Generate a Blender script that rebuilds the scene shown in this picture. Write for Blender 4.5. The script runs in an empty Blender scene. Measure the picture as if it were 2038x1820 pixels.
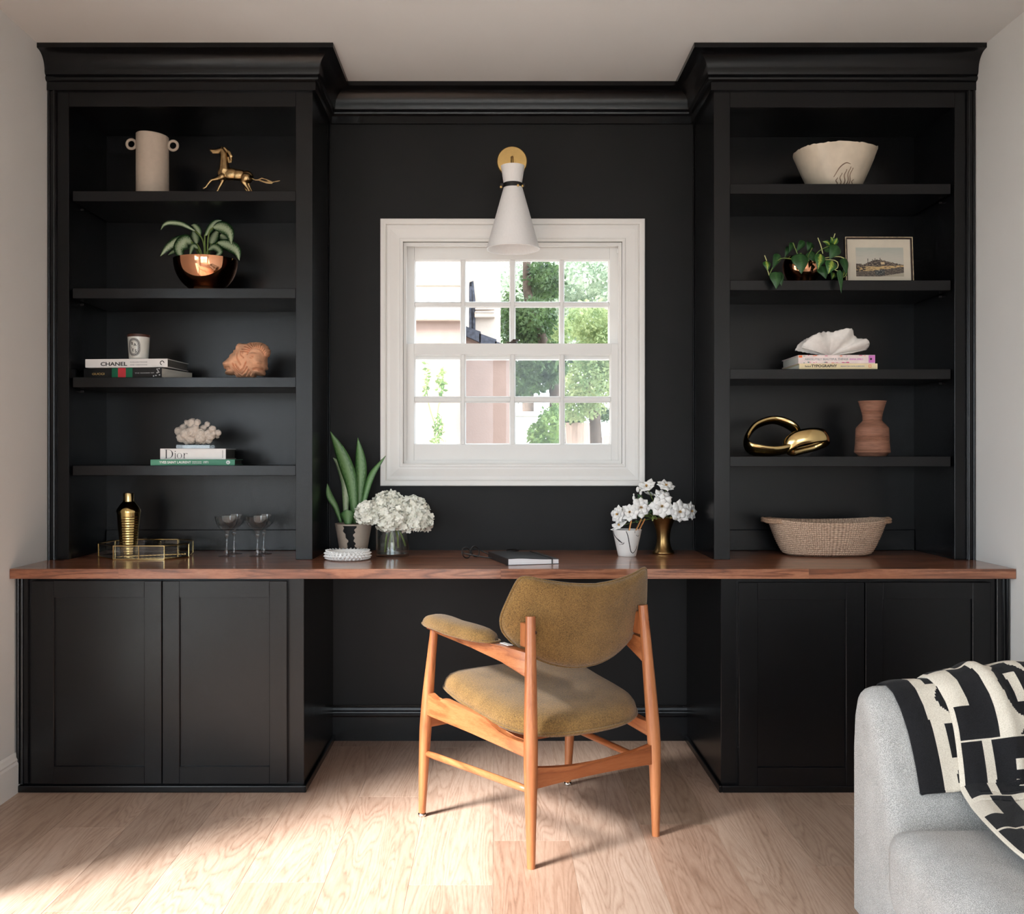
import bpy, bmesh, math, random
from mathutils import Vector, Matrix, noise

# ---------------------------------------------------------------- camera, light, exposure
scene = bpy.context.scene
COL = scene.collection
RND = random.Random(11)
F, U0, V0, HC = 1950.0, 985.0, 905.0, 1.143      # focal length (px), vanishing point, eye height
YW, YF, YB, YC = 3.924, 3.325, 3.565, 3.277      # back wall, base cabinets, bookcase face, worktop edge
XL, XR, ZC, YN = -1.625, 1.745, 2.605, -2.6      # left wall, right wall, ceiling, wall behind the camera

cd = bpy.data.cameras.new('camera')
cd.sensor_fit = 'HORIZONTAL'; cd.sensor_width = 36.0
cd.lens = F / 2038.0 * 36.0
cd.shift_x = (1019.0 - U0) / 2038.0
cd.shift_y = -(910.0 - V0) / 2038.0
cd.clip_start = 0.02
cam = bpy.data.objects.new('camera', cd); COL.objects.link(cam)
cam.location = (0, 0, HC); cam.rotation_euler = (math.pi / 2, 0, 0)
scene.camera = cam

world = bpy.data.worlds.new('sky'); scene.world = world; world.use_nodes = True
wn = world.node_tree; wn.nodes.clear()
wo = wn.nodes.new('ShaderNodeOutputWorld'); wb = wn.nodes.new('ShaderNodeBackground')
sk = wn.nodes.new('ShaderNodeTexSky'); sk.sky_type = 'HOSEK_WILKIE'; sk.turbidity = 6.0
SUN_DIR = Vector((0.79, 0.61, -0.78)).normalized()      # direction the sunlight travels
sk.sun_direction = -SUN_DIR
wm = wn.nodes.new('ShaderNodeMixRGB'); wm.inputs[0].default_value = 0.8
wm.inputs[2].default_value = (0.80, 0.91, 1.0, 1)
wn.links.new(sk.outputs[0], wm.inputs[1]); wn.links.new(wm.outputs[0], wb.inputs[0])
wb.inputs[1].default_value = 6.8
wn.links.new(wb.outputs[0], wo.inputs[0])

sl = bpy.data.lights.new('sun', 'SUN'); sl.energy = 14.0; sl.angle = math.radians(14); sl.color = (1.0, 0.985, 0.965)
so = bpy.data.objects.new('sun', sl); COL.objects.link(so)
so.rotation_euler = SUN_DIR.to_track_quat('-Z', 'Y').to_euler(); so.location = (-6, -4, 6)

DOOR_Y0, DOOR_Y1, DOOR_Z = -0.55, 2.30, 2.07      # glazed door in the left wall, out of the picture
def portal(name, loc, rot, sx, sy):
    l = bpy.data.lights.new(name, 'AREA'); l.shape = 'RECTANGLE'; l.size = sx; l.size_y = sy
    l.cycles.is_portal = True
    o = bpy.data.objects.new(name, l); COL.objects.link(o); o.location = loc; o.rotation_euler = rot
portal('door_portal', (XL - .12, (DOOR_Y0 + DOOR_Y1) / 2, DOOR_Z / 2), (0, -math.pi / 2, 0), DOOR_Z, DOOR_Y1 - DOOR_Y0)
portal('window_portal', (0.072, YW + .14, 1.55), (-math.pi / 2, 0, 0), .9, .9)
portal('rear_door_portal', (0.05, YN - .12, 1.15), (math.pi / 2, 0, 0), 2.7, 2.25)

vs = scene.view_settings
scene.display_settings.display_device = 'sRGB'
vs.view_transform = 'Standard'; vs.look = 'None'; vs.gamma = 1.0; vs.use_curve_mapping = False
vs.exposure = 0.3
cy = scene.cycles
cy.use_denoising = True
cy.max_bounces = 10; cy.diffuse_bounces = 5; cy.glossy_bounces = 5; cy.transmission_bounces = 8; cy.transparent_max_bounces = 24
cy.caustics_reflective = False; cy.caustics_refractive = False
cy.sample_clamp_indirect = 6.0

# ---------------------------------------------------------------- helpers
WMAT = {}
def P(u, v, Y):
    return Vector(((u - U0) * Y / F, Y, HC - (v - V0) * Y / F))

def tag(o, label=None, cat=None, group=None, kind=None):
    if label: o['label'] = label
    if cat: o['category'] = cat
    if group: o['group'] = group
    if kind: o['kind'] = kind
    return o

def thing(name, label, cat, loc=(0, 0, 0), rz=0.0, group=None, kind=None, local=False):
    o = bpy.data.objects.new(name, None); COL.objects.link(o)
    o.empty_display_size = .05
    o.location = loc; o.rotation_euler = (0, 0, rz)
    WMAT[o.name] = None if local else (Matrix.Translation(Vector(loc)) @ Matrix.Rotation(rz, 4, 'Z')).inverted()
    return tag(o, label, cat, group, kind)

def link(name, me, mats, parent=None):
    o = bpy.data.objects.new(name, me); COL.objects.link(o)
    if mats is not None:
        if not isinstance(mats, (list, tuple)): mats = [mats]
        if len(me.materials) == 0:
            for m in mats: me.materials.append(m)
    if parent is not None:
        o.parent = parent
        w = WMAT.get(parent.name)
        if w is not None: o.matrix_parent_inverse = w
    return o

def obj(name, bm, mats, parent=None, smooth=False, angle=None):
    bmesh.ops.recalc_face_normals(bm, faces=bm.faces)
    if smooth:
        for f in bm.faces: f.smooth = True
        if angle is not None:
            for e in bm.edges:
                if len(e.link_faces) == 2 and e.calc_face_angle(0) > angle: e.smooth = False
    me = bpy.data.meshes.new(name); bm.to_mesh(me); bm.free()
    return link(name, me, mats, parent)

def box(bm, x0, x1, y0, y1, z0, z1, bev=0.0, seg=1, mi=0):
    vsn = [bm.verts.new(p) for p in ((x0,y0,z0),(x1,y0,z0),(x1,y1,z0),(x0,y1,z0),(x0,y0,z1),(x1,y0,z1),(x1,y1,z1),(x0,y1,z1))]
    fs = [bm.faces.new([vsn[i] for i in q]) for q in ((3,2,1,0),(4,5,6,7),(0,1,5,4),(1,2,6,5),(2,3,7,6),(3,0,4,7))]
    for f in fs: f.material_index = mi
    if bev > 0:
        es = set(e for f in fs for e in f.edges)
        bmesh.ops.bevel(bm, geom=list(es), offset=bev, segments=seg, profile=.5, affect='EDGES', clamp_overlap=True)
    return bm

def mkbox(name, x0, x1, y0, y1, z0, z1, m, parent=None, bev=0.0, seg=1):
    return obj(name, box(bmesh.new(), x0, x1, y0, y1, z0, z1, bev, seg), m, parent)

def lathe(prof, seg=40, c=(0, 0, 0), bm=None, sx=1.0, sy=1.0, warp=None):
    bm = bm or bmesh.new(); rings = []
    for (r, z) in prof:
        if r < 1e-6:
            rings.append([bm.verts.new((c[0], c[1], c[2] + z))])
        else:
            ring = []
            for i in range(seg):
                a = 2 * math.pi * i / seg
                p = Vector((c[0] + r * sx * math.cos(a), c[1] + r * sy * math.sin(a), c[2] + z))
                if warp: p = warp(p, a, r, z)
                ring.append(bm.verts.new(p))
            rings.append(ring)
    bridge(bm, rings)
    return bm

def bridge(bm, rings, closed=True):
    for A, B in zip(rings[:-1], rings[1:]):
        n = max(len(A), len(B)); m = n if closed else n - 1
        for i in range(m):
            j = (i + 1) % n
            if len(A) == 1 and len(B) == 1: continue
            if len(A) == 1: bm.faces.new((A[0], B[j], B[i]))
            elif len(B) == 1: bm.faces.new((A[i], A[j], B[0]))
            else: bm.faces.new((A[i], A[j], B[j], B[i]))

def catmull(pts, n):
    pts = [Vector(p) for p in pts]
    if len(pts) == 2: pts = [pts[0], pts[0].lerp(pts[1], .5), pts[1]]
    e = [2 * pts[0] - pts[1]] + pts + [2 * pts[-1] - pts[-2]]
    out = []; m = len(pts) - 1
    for k in range(n + 1):
        t = k / n * m; i = min(int(t), m - 1); t -= i
        a, b, c, d = e[i], e[i+1], e[i+2], e[i+3]
        out.append(.5 * ((2*b) + (c-a)*t + (2*a-5*b+4*c-d)*t*t + (3*b-a-3*c+d)*t**3))
    return out

def lerp_list(vals, n):
    out = []; m = len(vals) - 1
    for k in range(n + 1):
        t = k / n * m; i = min(int(t), m - 1); t -= i
        out.append(vals[i] * (1 - t) + vals[i+1] * t)
    return out

def tube(pts, rad, seg=8, bm=None, closed=False, flat=1.0, up=None, mi=0):
    bm = bm or bmesh.new(); pts = [Vector(p) for p in pts]; n = len(pts)
    if not isinstance(rad, (list, tuple)): rad = [rad] * n
    T = []
    for i in range(n):
        if closed: d = pts[(i+1) % n] - pts[i-1]
        else: d = pts[min(i+1, n-1)] - pts[max(i-1, 0)]
        T.append(d.normalized() if d.length > 1e-9 else Vector((0, 0, 1)))
    N = up.copy() if up else (Vector((0, 0, 1)) if abs(T[0].z) < .9 else Vector((1, 0, 0)))
    rings = []
    for i in range(n):
        N = (N - T[i] * N.dot(T[i]))
        if N.length < 1e-6: N = T[i].orthogonal()
        N.normalize(); B = T[i].cross(N)
        rings.append([bm.verts.new(pts[i] + (N * math.cos(a) * flat + B * math.sin(a)) * rad[i]) for a in [2*math.pi*k/seg for k in range(seg)]])
    before = len(bm.faces)
    bridge(bm, rings)
    if closed: bridge(bm, [rings[-1], rings[0]])
    else:
        bm.faces.new(list(reversed(rings[0]))); bm.faces.new(rings[-1])
    if mi:
        bm.faces.ensure_lookup_table()
        for f in bm.faces[before:]: f.material_index = mi
    return bm

def ribbon_leaf(path, width, prof=None, side=None, fold=.15, n=14, cols=4, bm=None, curl=0.0, thick=0.0):
    """leaf blade along path; returns bmesh with a UV map (u across, v along)"""
    bm = bm or bmesh.new(); uvl = bm.loops.layers.uv.verify()
    pts = catmull(path, n); rows = []
    for i, p in enumerate(pts):
        t = i / n
        T = (pts[min(i+1, n)] - pts[max(i-1, 0)]).normalized()
        S = side if side is not None else T.cross(Vector((0, -1, 0)))
        S = S - T * S.dot(T)
        if S.length < 1e-5: S = Vector((1, 0, 0))
        S.normalize(); Nn = S.cross(T).normalized()
        if curl: S = (S * math.cos(curl * t) + Nn * math.sin(curl * t)); Nn = S.cross(T).normalized()
        w = width * (prof(t) if prof else max(.02, math.sin(math.pi * min(1, t * .97 + .03)) ** .8)) * .5
        rows.append([(bm.verts.new(p + S * w * x - Nn * (abs(x) ** 1.3) * w * fold), (x * .5 + .5, t)) for x in [-1 + 2 * k / cols for k in range(cols + 1)]])
    for A, B in zip(rows[:-1], rows[1:]):
        for k in range(cols):
            q = (A[k], A[k+1], B[k+1], B[k]); f = bm.faces.new([x[0] for x in q]); f.smooth = True
            for l, x in zip(f.loops, q): l[uvl].uv = x[1]
    return bm

def leaf_obj(name, bm, m, parent, thick=.0012):
    me = bpy.data.meshes.new(name); bm.to_mesh(me); bm.free()
    o = link(name, me, m, parent)
    md = o.modifiers.new('thickness', 'SOLIDIFY'); md.thickness = thick; md.offset = 0
    return o

def heart(t):
    pts = [(0, .35), (.05, .72), (.14, .95), (.28, 1.0), (.45, .90), (.62, .68), (.78, .42), (.9, .2), (1, .02)]
    for (a, b), (c, d) in zip(pts[:-1], pts[1:]):
        if t <= c: return b + (d - b) * (t - a) / (c - a)
    return .02

def text_mesh(s, size, depth=.0004, sx=1.0, bold=.022):
    c = bpy.data.curves.new('lettering', 'FONT'); c.body = s; c.size = size; c.extrude = depth; c.resolution_u = 2; c.offset = size * bold
    c.align_x = 'LEFT'; c.align_y = 'BOTTOM_BASELINE'
    o = bpy.data.objects.new('lettering', c); COL.objects.link(o)
    dg = bpy.context.evaluated_depsgraph_get()
    me = bpy.data.meshes.new_from_object(o.evaluated_get(dg))
    bpy.data.objects.remove(o); bpy.data.curves.remove(c)
    me.materials.clear()
    if sx != 1.0: me.transform(Matrix.Diagonal((sx, 1, 1, 1)))
    return me
TXROT = Matrix.Rotation(math.pi / 2, 4, 'X')     # text plane x-y -> x-z facing -y
def text_obj(name, s, size, x, y, z, m, parent, sx=1.0, width=None):
    me = text_mesh(s, size, sx=sx)
    if width:
        w = max(v.co.x for v in me.vertices) or 1
        me.transform(Matrix.Diagonal((width / w, 1, 1, 1)))
    me.transform(Matrix.Translation((x, y, z)) @ TXROT)
    return link(name, me, m, parent)

BALLS = {}
for _k in (2, 3):
    _b = bmesh.new(); bmesh.ops.create_icosphere(_b, subdivisions=_k, radius=1.0); _b.verts.index_update()
    BALLS[_k] = ([tuple(v.co) for v in _b.verts], [tuple(v.index for v in f.verts) for f in _b.faces]); _b.free()
def sculpt(parts, voxel, smooth=6, fac=.5):
    """fuse ellipsoids ('e', centre, radii) and capsules ('c', p, q, rp, rq) into one surface"""
    V_, F_ = [], []
    def ball(c, r, k):
        n0 = len(V_); tv, tf = BALLS[k]
        V_.extend((c[0] + v[0] * r[0], c[1] + v[1] * r[1], c[2] + v[2] * r[2]) for v in tv)
        F_.extend(tuple(i + n0 for i in f) for f in tf)
    for p in parts:
        if p[0] == 'e': ball(p[1], p[2], 3)
        else:
            a, b, ra, rb = Vector(p[1]), Vector(p[2]), p[3], p[4]
            n = max(3, min(40, int((b - a).length / max(min(ra, rb), 1e-4) * 4)))
            for k in range(n + 1):
                t = k / n; r = ra * (1 - t) + rb * t; ball(a.lerp(b, t), (r, r, r), 2)
    me = bpy.data.meshes.new('sculpt'); me.from_pydata(V_, [], F_)
    o = bpy.data.objects.new('sculpt', me); COL.objects.link(o)
    r = o.modifiers.new('r', 'REMESH'); r.mode = 'VOXEL'; r.voxel_size = voxel
    s = o.modifiers.new('s', 'SMOOTH'); s.iterations = smooth; s.factor = fac
    dg = bpy.context.evaluated_depsgraph_get()
    out = bpy.data.meshes.new_from_object(o.evaluated_get(dg))
    bpy.data.objects.remove(o); bpy.data.meshes.remove(me)
    for f in out.polygons: f.use_smooth = True
    return out

# ---------------------------------------------------------------- materials
def nt(name):
    m = bpy.data.materials.new(name); m.use_nodes = True; t = m.node_tree; t.nodes.clear()
    o = t.nodes.new('ShaderNodeOutputMaterial'); b = t.nodes.new('ShaderNodeBsdfPrincipled')
    t.links.new(b.outputs[0], o.inputs[0])
    return m, t, b
def N(t, kind, **kw):
    n = t.nodes.new(kind)
    for k, v in kw.items():
        if k.startswith('i_'):
            key = k[2:]; key = int(key) if key.isdigit() else key.replace('_', ' ')
            n.inputs[key].default_value = v
        else: setattr(n, k, v)
    return n
def c4(c): return (c[0], c[1], c[2], 1)
def ramp(t, stops):
    r = t.nodes.new('ShaderNodeValToRGB'); cr = r.color_ramp
    while len(cr.elements) < len(stops): cr.elements.new(.5)
    for e, (p, c) in zip(cr.elements, stops): e.position = p; e.color = c4(c)
    return r
def srgb(r, g, b):
    f = lambda c: (c / 255 / 12.92) if c / 255 <= .04045 else ((c / 255 + .055) / 1.055) ** 2.4
    return (f(r), f(g), f(b))

def M(name, col, rough=.5, metal=0.0, var=.08, vs=30.0, bump=0.0, bs=300.0, spec=.5, coat=0.0, sheen=0.0, trans=0.0, detail=4, sss=0.0, stretch=None):
    m, t, b = nt(name)
    tc = N(t, 'ShaderNodeTexCoord'); src = tc.outputs['Object']
    if stretch:
        mp = N(t, 'ShaderNodeMapping'); mp.inputs['Scale'].default_value = stretch
        t.links.new(src, mp.inputs[0]); src = mp.outputs[0]
    no = N(t, 'ShaderNodeTexNoise', i_Scale=vs, i_Detail=float(detail)); t.links.new(src, no.inputs[0])
    lo = tuple(max(0, c * (1 - var)) for c in col); hi = tuple(min(1, c * (1 + var)) for c in col)
    r = ramp(t, [(.3, lo), (.7, hi)]); t.links.new(no.outputs[0], r.inputs[0])
    t.links.new(r.outputs[0], b.inputs['Base Color'])
    b.inputs['Roughness'].default_value = rough; b.inputs['Metallic'].default_value = metal
    b.inputs['Specular IOR Level'].default_value = spec
    b.inputs['Coat Weight'].default_value = coat; b.inputs['Coat Roughness'].default_value = .12
    b.inputs['Sheen Weight'].default_value = sheen
    b.inputs['Transmission Weight'].default_value = trans
    if sss: b.inputs['Subsurface Weight'].default_value = sss; b.inputs['Subsurface Radius'].default_value = (.01, .01, .008)
    if bump:
        n2 = N(t, 'ShaderNodeTexNoise', i_Scale=bs, i_Detail=3.0); t.links.new(src, n2.inputs[0])
        bp = N(t, 'ShaderNodeBump', i_Strength=bump, i_Distance=.002); t.links.new(n2.outputs[0], bp.inputs['Height'])
        t.links.new(bp.outputs[0], b.inputs['Normal'])
    return m

def wood(name, dark, mid, light, axis='Y', rough=.4, coat=0.0, scale=1.0, lines=34.0, rand=True, contrast=1.0, tone=False, fibre=.45):
    """long-grained wood; the grain runs along `axis` in object space, shifted per object"""
    m, t, b = nt(name)
    tc = N(t, 'ShaderNodeTexCoord'); oi = N(t, 'ShaderNodeObjectInfo')
    mp = N(t, 'ShaderNodeMapping')
    st = {'X': (.09, 1, 1), 'Y': (1, .09, 1), 'Z': (1, 1, .09)}[axis]
    mp.inputs['Scale'].default_value = tuple(s * scale for s in st)
    t.links.new(tc.outputs['Object'], mp.inputs[0])
    src = mp.outputs[0]
    if rand:
        mul = N(t, 'ShaderNodeMath', operation='MULTIPLY', i_1=37.0); t.links.new(oi.outputs['Random'], mul.inputs[0])
        ad = N(t, 'ShaderNodeVectorMath', operation='ADD'); t.links.new(src, ad.inputs[0]); t.links.new(mul.outputs[0], ad.inputs[1]); src = ad.outputs[0]
    big = N(t, 'ShaderNodeTexNoise', i_Scale=5.0, i_Detail=2.0, i_Distortion=.6); t.links.new(src, big.inputs[0])
    k = N(t, 'ShaderNodeMath', operation='MULTIPLY', i_1=lines * 2); t.links.new(big.outputs[0], k.inputs[0])
    fine = N(t, 'ShaderNodeTexNoise', i_Scale=90.0, i_Detail=5.0, i_Roughness=.7); t.links.new(src, fine.inputs[0])
    fk = N(t, 'ShaderNodeMath', operation='MULTIPLY_ADD', i_1=2.5); t.links.new(fine.outputs[0], fk.inputs[0]); t.links.new(k.outputs[0], fk.inputs[2])
    sn = N(t, 'ShaderNodeMath', operation='SINE'); t.links.new(fk.outputs[0], sn.inputs[0])
    ring = N(t, 'ShaderNodeMapRange', i_1=-1.0, i_2=1.0, i_3=0.0, i_4=1.0); t.links.new(sn.outputs[0], ring.inputs[0])
    thin = N(t, 'ShaderNodeMath', operation='POWER', i_1=.4); t.links.new(ring.outputs[0], thin.inputs[0])
    a1 = N(t, 'ShaderNodeMath', operation='MULTIPLY', i_1=.30 * contrast); t.links.new(thin.outputs[0], a1.inputs[0])
    a2 = N(t, 'ShaderNodeMath', operation='MULTIPLY_ADD', i_1=fibre); t.links.new(fine.outputs[0], a2.inputs[0]); t.links.new(a1.outputs[0], a2.inputs[2])
    a3 = N(t, 'ShaderNodeMath', operation='MULTIPLY_ADD', i_1=.45); t.links.new(big.outputs[0], a3.inputs[0]); t.links.new(a2.outputs[0], a3.inputs[2])
    r = ramp(t, [(.28, dark), (.56, mid), (.86, light)]); t.links.new(a3.outputs[0], r.inputs[0])
    outc = r.outputs[0]
    if tone:
        mx = N(t, 'ShaderNodeMixRGB', blend_type='MULTIPLY', i_0=1.0); t.links.new(outc, mx.inputs[1]); t.links.new(oi.outputs['Color'], mx.inputs[2]); outc = mx.outputs[0]
    t.links.new(outc, b.inputs['Base Color'])
    b.inputs['Roughness'].default_value = rough; b.inputs['Coat Weight'].default_value = coat; b.inputs['Coat Roughness'].default_value = .1
    bp = N(t, 'ShaderNodeBump', i_Strength=.12, i_Distance=.001); t.links.new(a2.outputs[0], bp.inputs['Height']); t.links.new(bp.outputs[0], b.inputs['Normal'])
    return m

def clear(name, tint=(1, 1, 1), gloss=.08, rough=.0):
    """thin clear pane: mostly transparent with a mirror-like sheen"""
    m = bpy.data.materials.new(name); m.use_nodes = True; t = m.node_tree; t.nodes.clear()
    o = N(t, 'ShaderNodeOutputMaterial'); tr = N(t, 'ShaderNodeBsdfTransparent'); gl = N(t, 'ShaderNodeBsdfGlossy')
    no = N(t, 'ShaderNodeTexNoise', i_Scale=3.0); r = ramp(t, [(.0, tuple(c * .985 for c in tint)), (1, tint)])
    t.links.new(no.outputs[0], r.inputs[0]); t.links.new(r.outputs[0], tr.inputs[0])
    gl.inputs['Roughness'].default_value = rough
    lw_ = N(t, 'ShaderNodeLayerWeight', i_Blend=.5); mx = N(t, 'ShaderNodeMixShader')
    p5 = N(t, 'ShaderNodeMath', operation='POWER', i_1=5.0); t.links.new(lw_.outputs['Facing'], p5.inputs[0])
    k = N(t, 'ShaderNodeMath', operation='MULTIPLY_ADD', i_1=.9 - gloss, i_2=gloss); t.links.new(p5.outputs[0], k.inputs[0])
    t.links.new(k.outputs[0], mx.inputs[0]); t.links.new(tr.outputs[0], mx.inputs[1]); t.links.new(gl.outputs[0], mx.inputs[2])
    t.links.new(mx.outputs[0], o.inputs[0])
    return m

def fabric(name, dark, light, scale=260.0, bump=.6, sheen=.25, kind='boucle'):
    m, t, b = nt(name)
    tc = N(t, 'ShaderNodeTexCoord')
    if kind == 'boucle':
        n1 = N(t, 'ShaderNodeTexNoise', i_Scale=scale, i_Detail=2.0, i_Roughness=.6); t.links.new(tc.outputs['Object'], n1.inputs[0]); h = n1.outputs[0]
    else:
        mp = N(t, 'ShaderNodeMapping'); mp.inputs['Rotation'].default_value = (.6, .3, .5); t.links.new(tc.outputs['Object'], mp.inputs[0])
        w = N(t, 'ShaderNodeTexVoronoi', i_Scale=scale); t.links.new(mp.outputs[0], w.inputs[0]); h = w.outputs['Distance']
    n2 = N(t, 'ShaderNodeTexNoise', i_Scale=14.0, i_Detail=3.0); t.links.new(tc.outputs['Object'], n2.inputs[0])
    ad = N(t, 'ShaderNodeMath', operation='MULTIPLY_ADD', i_1=.35); t.links.new(n2.outputs[0], ad.inputs[0]); t.links.new(h, ad.inputs[2])
    r = ramp(t, [(.38, dark), (.85, light)]); t.links.new(ad.outputs[0], r.inputs[0]); t.links.new(r.outputs[0], b.inputs['Base Color'])
    b.inputs['Roughness'].default_value = .95; b.inputs['Specular IOR Level'].default_value = .15
    b.inputs['Sheen Weight'].default_value = sheen
    bp = N(t, 'ShaderNodeBump', i_Strength=bump, i_Distance=.003); t.links.new(h, bp.inputs['Height']); t.links.new(bp.outputs[0], b.inputs['Normal'])
    return m

def leafmat(name, edge, mid, rough=.4, streak=20.0, trans=.12, centre=.5):
    """leaf: colour runs from the midrib (mid) to the margin (edge) with streaks, by the leaf's own UV"""
    m, t, b = nt(name)
    uv = N(t, 'ShaderNodeTexCoord'); sp = N(t, 'ShaderNodeSeparateXYZ'); t.links.new(uv.outputs['UV'], sp.inputs[0])
    s = N(t, 'ShaderNodeMath', operation='SUBTRACT', i_1=.5); t.links.new(sp.outputs[0], s.inputs[0])
    a = N(t, 'ShaderNodeMath', operation='ABSOLUTE'); t.links.new(s.outputs[0], a.inputs[0])
    mp = N(t, 'ShaderNodeMapping'); mp.inputs['Scale'].default_value = (streak * .35, streak, 1); mp.inputs['Rotation'].default_value = (0, 0, .5); t.links.new(uv.outputs['UV'], mp.inputs[0])
    no = N(t, 'ShaderNodeTexNoise', i_Scale=1.0, i_Detail=4.0); t.links.new(mp.outputs[0], no.inputs[0])
    ad = N(t, 'ShaderNodeMath', operation='MULTIPLY_ADD', i_1=.55); t.links.new(no.outputs[0], ad.inputs[0]); t.links.new(a.outputs[0], ad.inputs[2])
    r = ramp(t, [(centre - .12, mid), (centre + .16, edge)]); t.links.new(ad.outputs[0], r.inputs[0]); t.links.new(r.outputs[0], b.inputs['Base Color'])
    b.inputs['Roughness'].default_value = rough
    b.inputs['Subsurface Weight'].default_value = trans; b.inputs['Subsurface Radius'].default_value = (.004, .008, .002)
    return m

MT = {}
MT['black'] = M('black_satin_paint', (.0032, .0032, .0040), .27, var=.12, vs=8, bump=.05, bs=500, spec=.36)
MT['blackwall'] = M('black_eggshell_wall_paint', (.0056, .0056, .0058), .55, var=.15, vs=6, bump=.12, bs=260, spec=.28)
MT['wall'] = M('off_white_wall_paint', (.70, .695, .68), .75, var=.02, vs=3, bump=.06, bs=220, spec=.3)
MT['ceiling'] = M('ceiling_paint', (.66, .655, .645), .85, var=.02, vs=3, bump=.05, bs=200, spec=.2)
MT['trimwhite'] = M('warm_white_trim_paint', (.80, .785, .76), .38, var=.02, vs=6)
MT['sash'] = M('white_sash_paint', (.80, .79, .77), .4, var=.02, vs=6)
MT['floor'] = wood('oak_plank', srgb(120, 95, 80), srgb(166, 139, 121), srgb(190, 166, 149), 'Y', .42, scale=2.0, lines=60, tone=True, contrast=.75, fibre=.62)
MT['walnut'] = wood('walnut', srgb(66, 34, 22), srgb(124, 74, 50), srgb(184, 124, 92), 'X', .3, coat=.6, scale=3.6, lines=20, contrast=.8)
MT['teak'] = wood('teak', srgb(120, 66, 38), srgb(168, 101, 60), srgb(194, 131, 84), 'Z', .38, coat=.25, scale=3.0, lines=16, contrast=.7)
MT['teakY'] = wood('teak_rail', srgb(116, 62, 36), srgb(166, 99, 58), srgb(192, 129, 82), 'Y', .38, coat=.25, scale=3.0, lines=16, contrast=.7)
MT['teakX'] = wood('teak_stretcher', srgb(104, 54, 30), srgb(150, 86, 50), srgb(178, 112, 70), 'X', .38, coat=.25, scale=3.0, lines=16, contrast=.7)
MT['mustard'] = fabric('mustard_boucle', srgb(78, 57, 30), srgb(150, 116, 68), 330, .8)
MT['piping'] = fabric('mustard_piping', srgb(82, 62, 34), srgb(140, 108, 62), 300, .5)
MT['glass'] = clear('window_glass', (1, 1, 1), .015)
MT['crystal'] = clear('crystal_glass', (.985, .99, .99), .055)
MT['stemware'] = clear('stemware_crystal', (.985, .99, .99), .085)
MT['vaseglass'] = clear('vase_glass', (.97, .98, .975), .06)
MT['water'] = clear('water', (.92, .94, .93), .10)
MT['brass'] = M('brushed_brass', (.78, .52, .20), .32, 1.0, var=.05, vs=40)
MT['brasswarm'] = M('polished_brass', (.66, .48, .22), .18, 1.0, var=.06, vs=30)
MT['agedbrass'] = M('aged_brass', (.34, .21, .085), .3, 1.0, var=.2, vs=25)
MT['bronze'] = M('bronze', (.46, .31, .15), .28, 1.0, var=.25, vs=60, bump=.25, bs=250)
MT['copper'] = M('polished_copper', (.86, .40, .22), .06, 1.0, var=.02, vs=10)
MT['hammered'] = M('hammered_gold', (.62, .46, .19), .12, 1.0, var=.1, vs=30)
MT['ceramic'] = M('taupe_ceramic', srgb(188, 172, 156), .7, var=.04, vs=60, bump=.1, bs=400)
MT['whiteceramic'] = M('white_ceramic', (.82, .81, .79), .3, var=.02, vs=20, coat=.3)
MT['terracotta'] = M('terracotta', srgb(218, 164, 130), .85, var=.15, vs=45, bump=.35, bs=350)
MT['clay'] = M('brown_wheel_thrown_clay', srgb(140, 96, 76), .75, var=.22, vs=25, bump=.3, bs=300, stretch=(1, 1, 6))
MT['shell'] = M('white_shell', srgb(226, 220, 214), .6, var=.06, vs=60, bump=.2, bs=300)
MT['coral'] = M('grey_white_coral', srgb(206, 196, 186), .9, var=.12, vs=120, bump=.7, bs=500)
MT['inkblack'] = M('black_ink', (.01, .01, .01), .5)
MT['iron'] = M('black_metal', (.012, .011, .011), .4)
MT['grey'] = M('grey_ink', (.35, .35, .36), .6)
MT['paper'] = M('paper_pages', (.70, .67, .60), .8, var=.12, vs=4, stretch=(1, 1, 160))
MT['darkpaper'] = M('dark_page_block', (.10, .095, .09), .7, var=.25, vs=4, stretch=(1, 1, 160))
MT['chrome'] = M('nickel', (.7, .68, .64), .2, 1.0)
MT['sofa'] = fabric('pale_grey_weave', srgb(142, 141, 139), srgb(196, 195, 193), 520, .55, .15, kind='weave')
MT['cream'] = fabric('cream_knit', srgb(196, 186, 170), srgb(226, 218, 204), 420, .4, .1)
MT['blackknit'] = fabric('black_knit', (.008, .008, .009), (.018, .018, .02), 420, .4, .05)
MT['shade'] = M('white_linen_shade', srgb(236, 234, 233), .85, var=.02, vs=200, bump=.2, bs=900, stretch=(1, 1, .3))
MT['soil'] = M('soil', (.03, .02, .014), .95, var=.5, vs=90, bump=.8, bs=200)
MT['stem'] = M('green_stem', srgb(110, 130, 62), .5, var=.15, vs=40)
MT['palestem'] = M('pale_stem', srgb(206, 206, 140), .5, var=.08, vs=40)
MT['aglao'] = leafmat('silver_streaked_leaf', srgb(28, 66, 28), srgb(172, 186, 152), .38, 26, centre=.50)
MT['philo'] = leafmat('deep_green_heart_leaf', srgb(34, 74, 34), srgb(60, 104, 54), .4, 14, centre=.30)
MT['philov'] = leafmat('green_leaf_with_yellow_centre', srgb(44, 92, 40), srgb(196, 206, 90), .4, 10, centre=.33)
MT['snake'] = leafmat('snake_plant_leaf', srgb(58, 100, 48), srgb(112, 148, 96), .42, 30, centre=.5)
MT['snakepale'] = leafmat('pale_snake_plant_leaf', srgb(112, 138, 100), srgb(168, 182, 150), .42, 24, centre=.5)
MT['petal'] = M('white_petal', (.86, .85, .83), .6, var=.03, vs=60, sss=.1)
MT['hydr'] = M('ivory_petal', (.84, .83, .74), .7, var=.05, vs=90, sss=.1)
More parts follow.
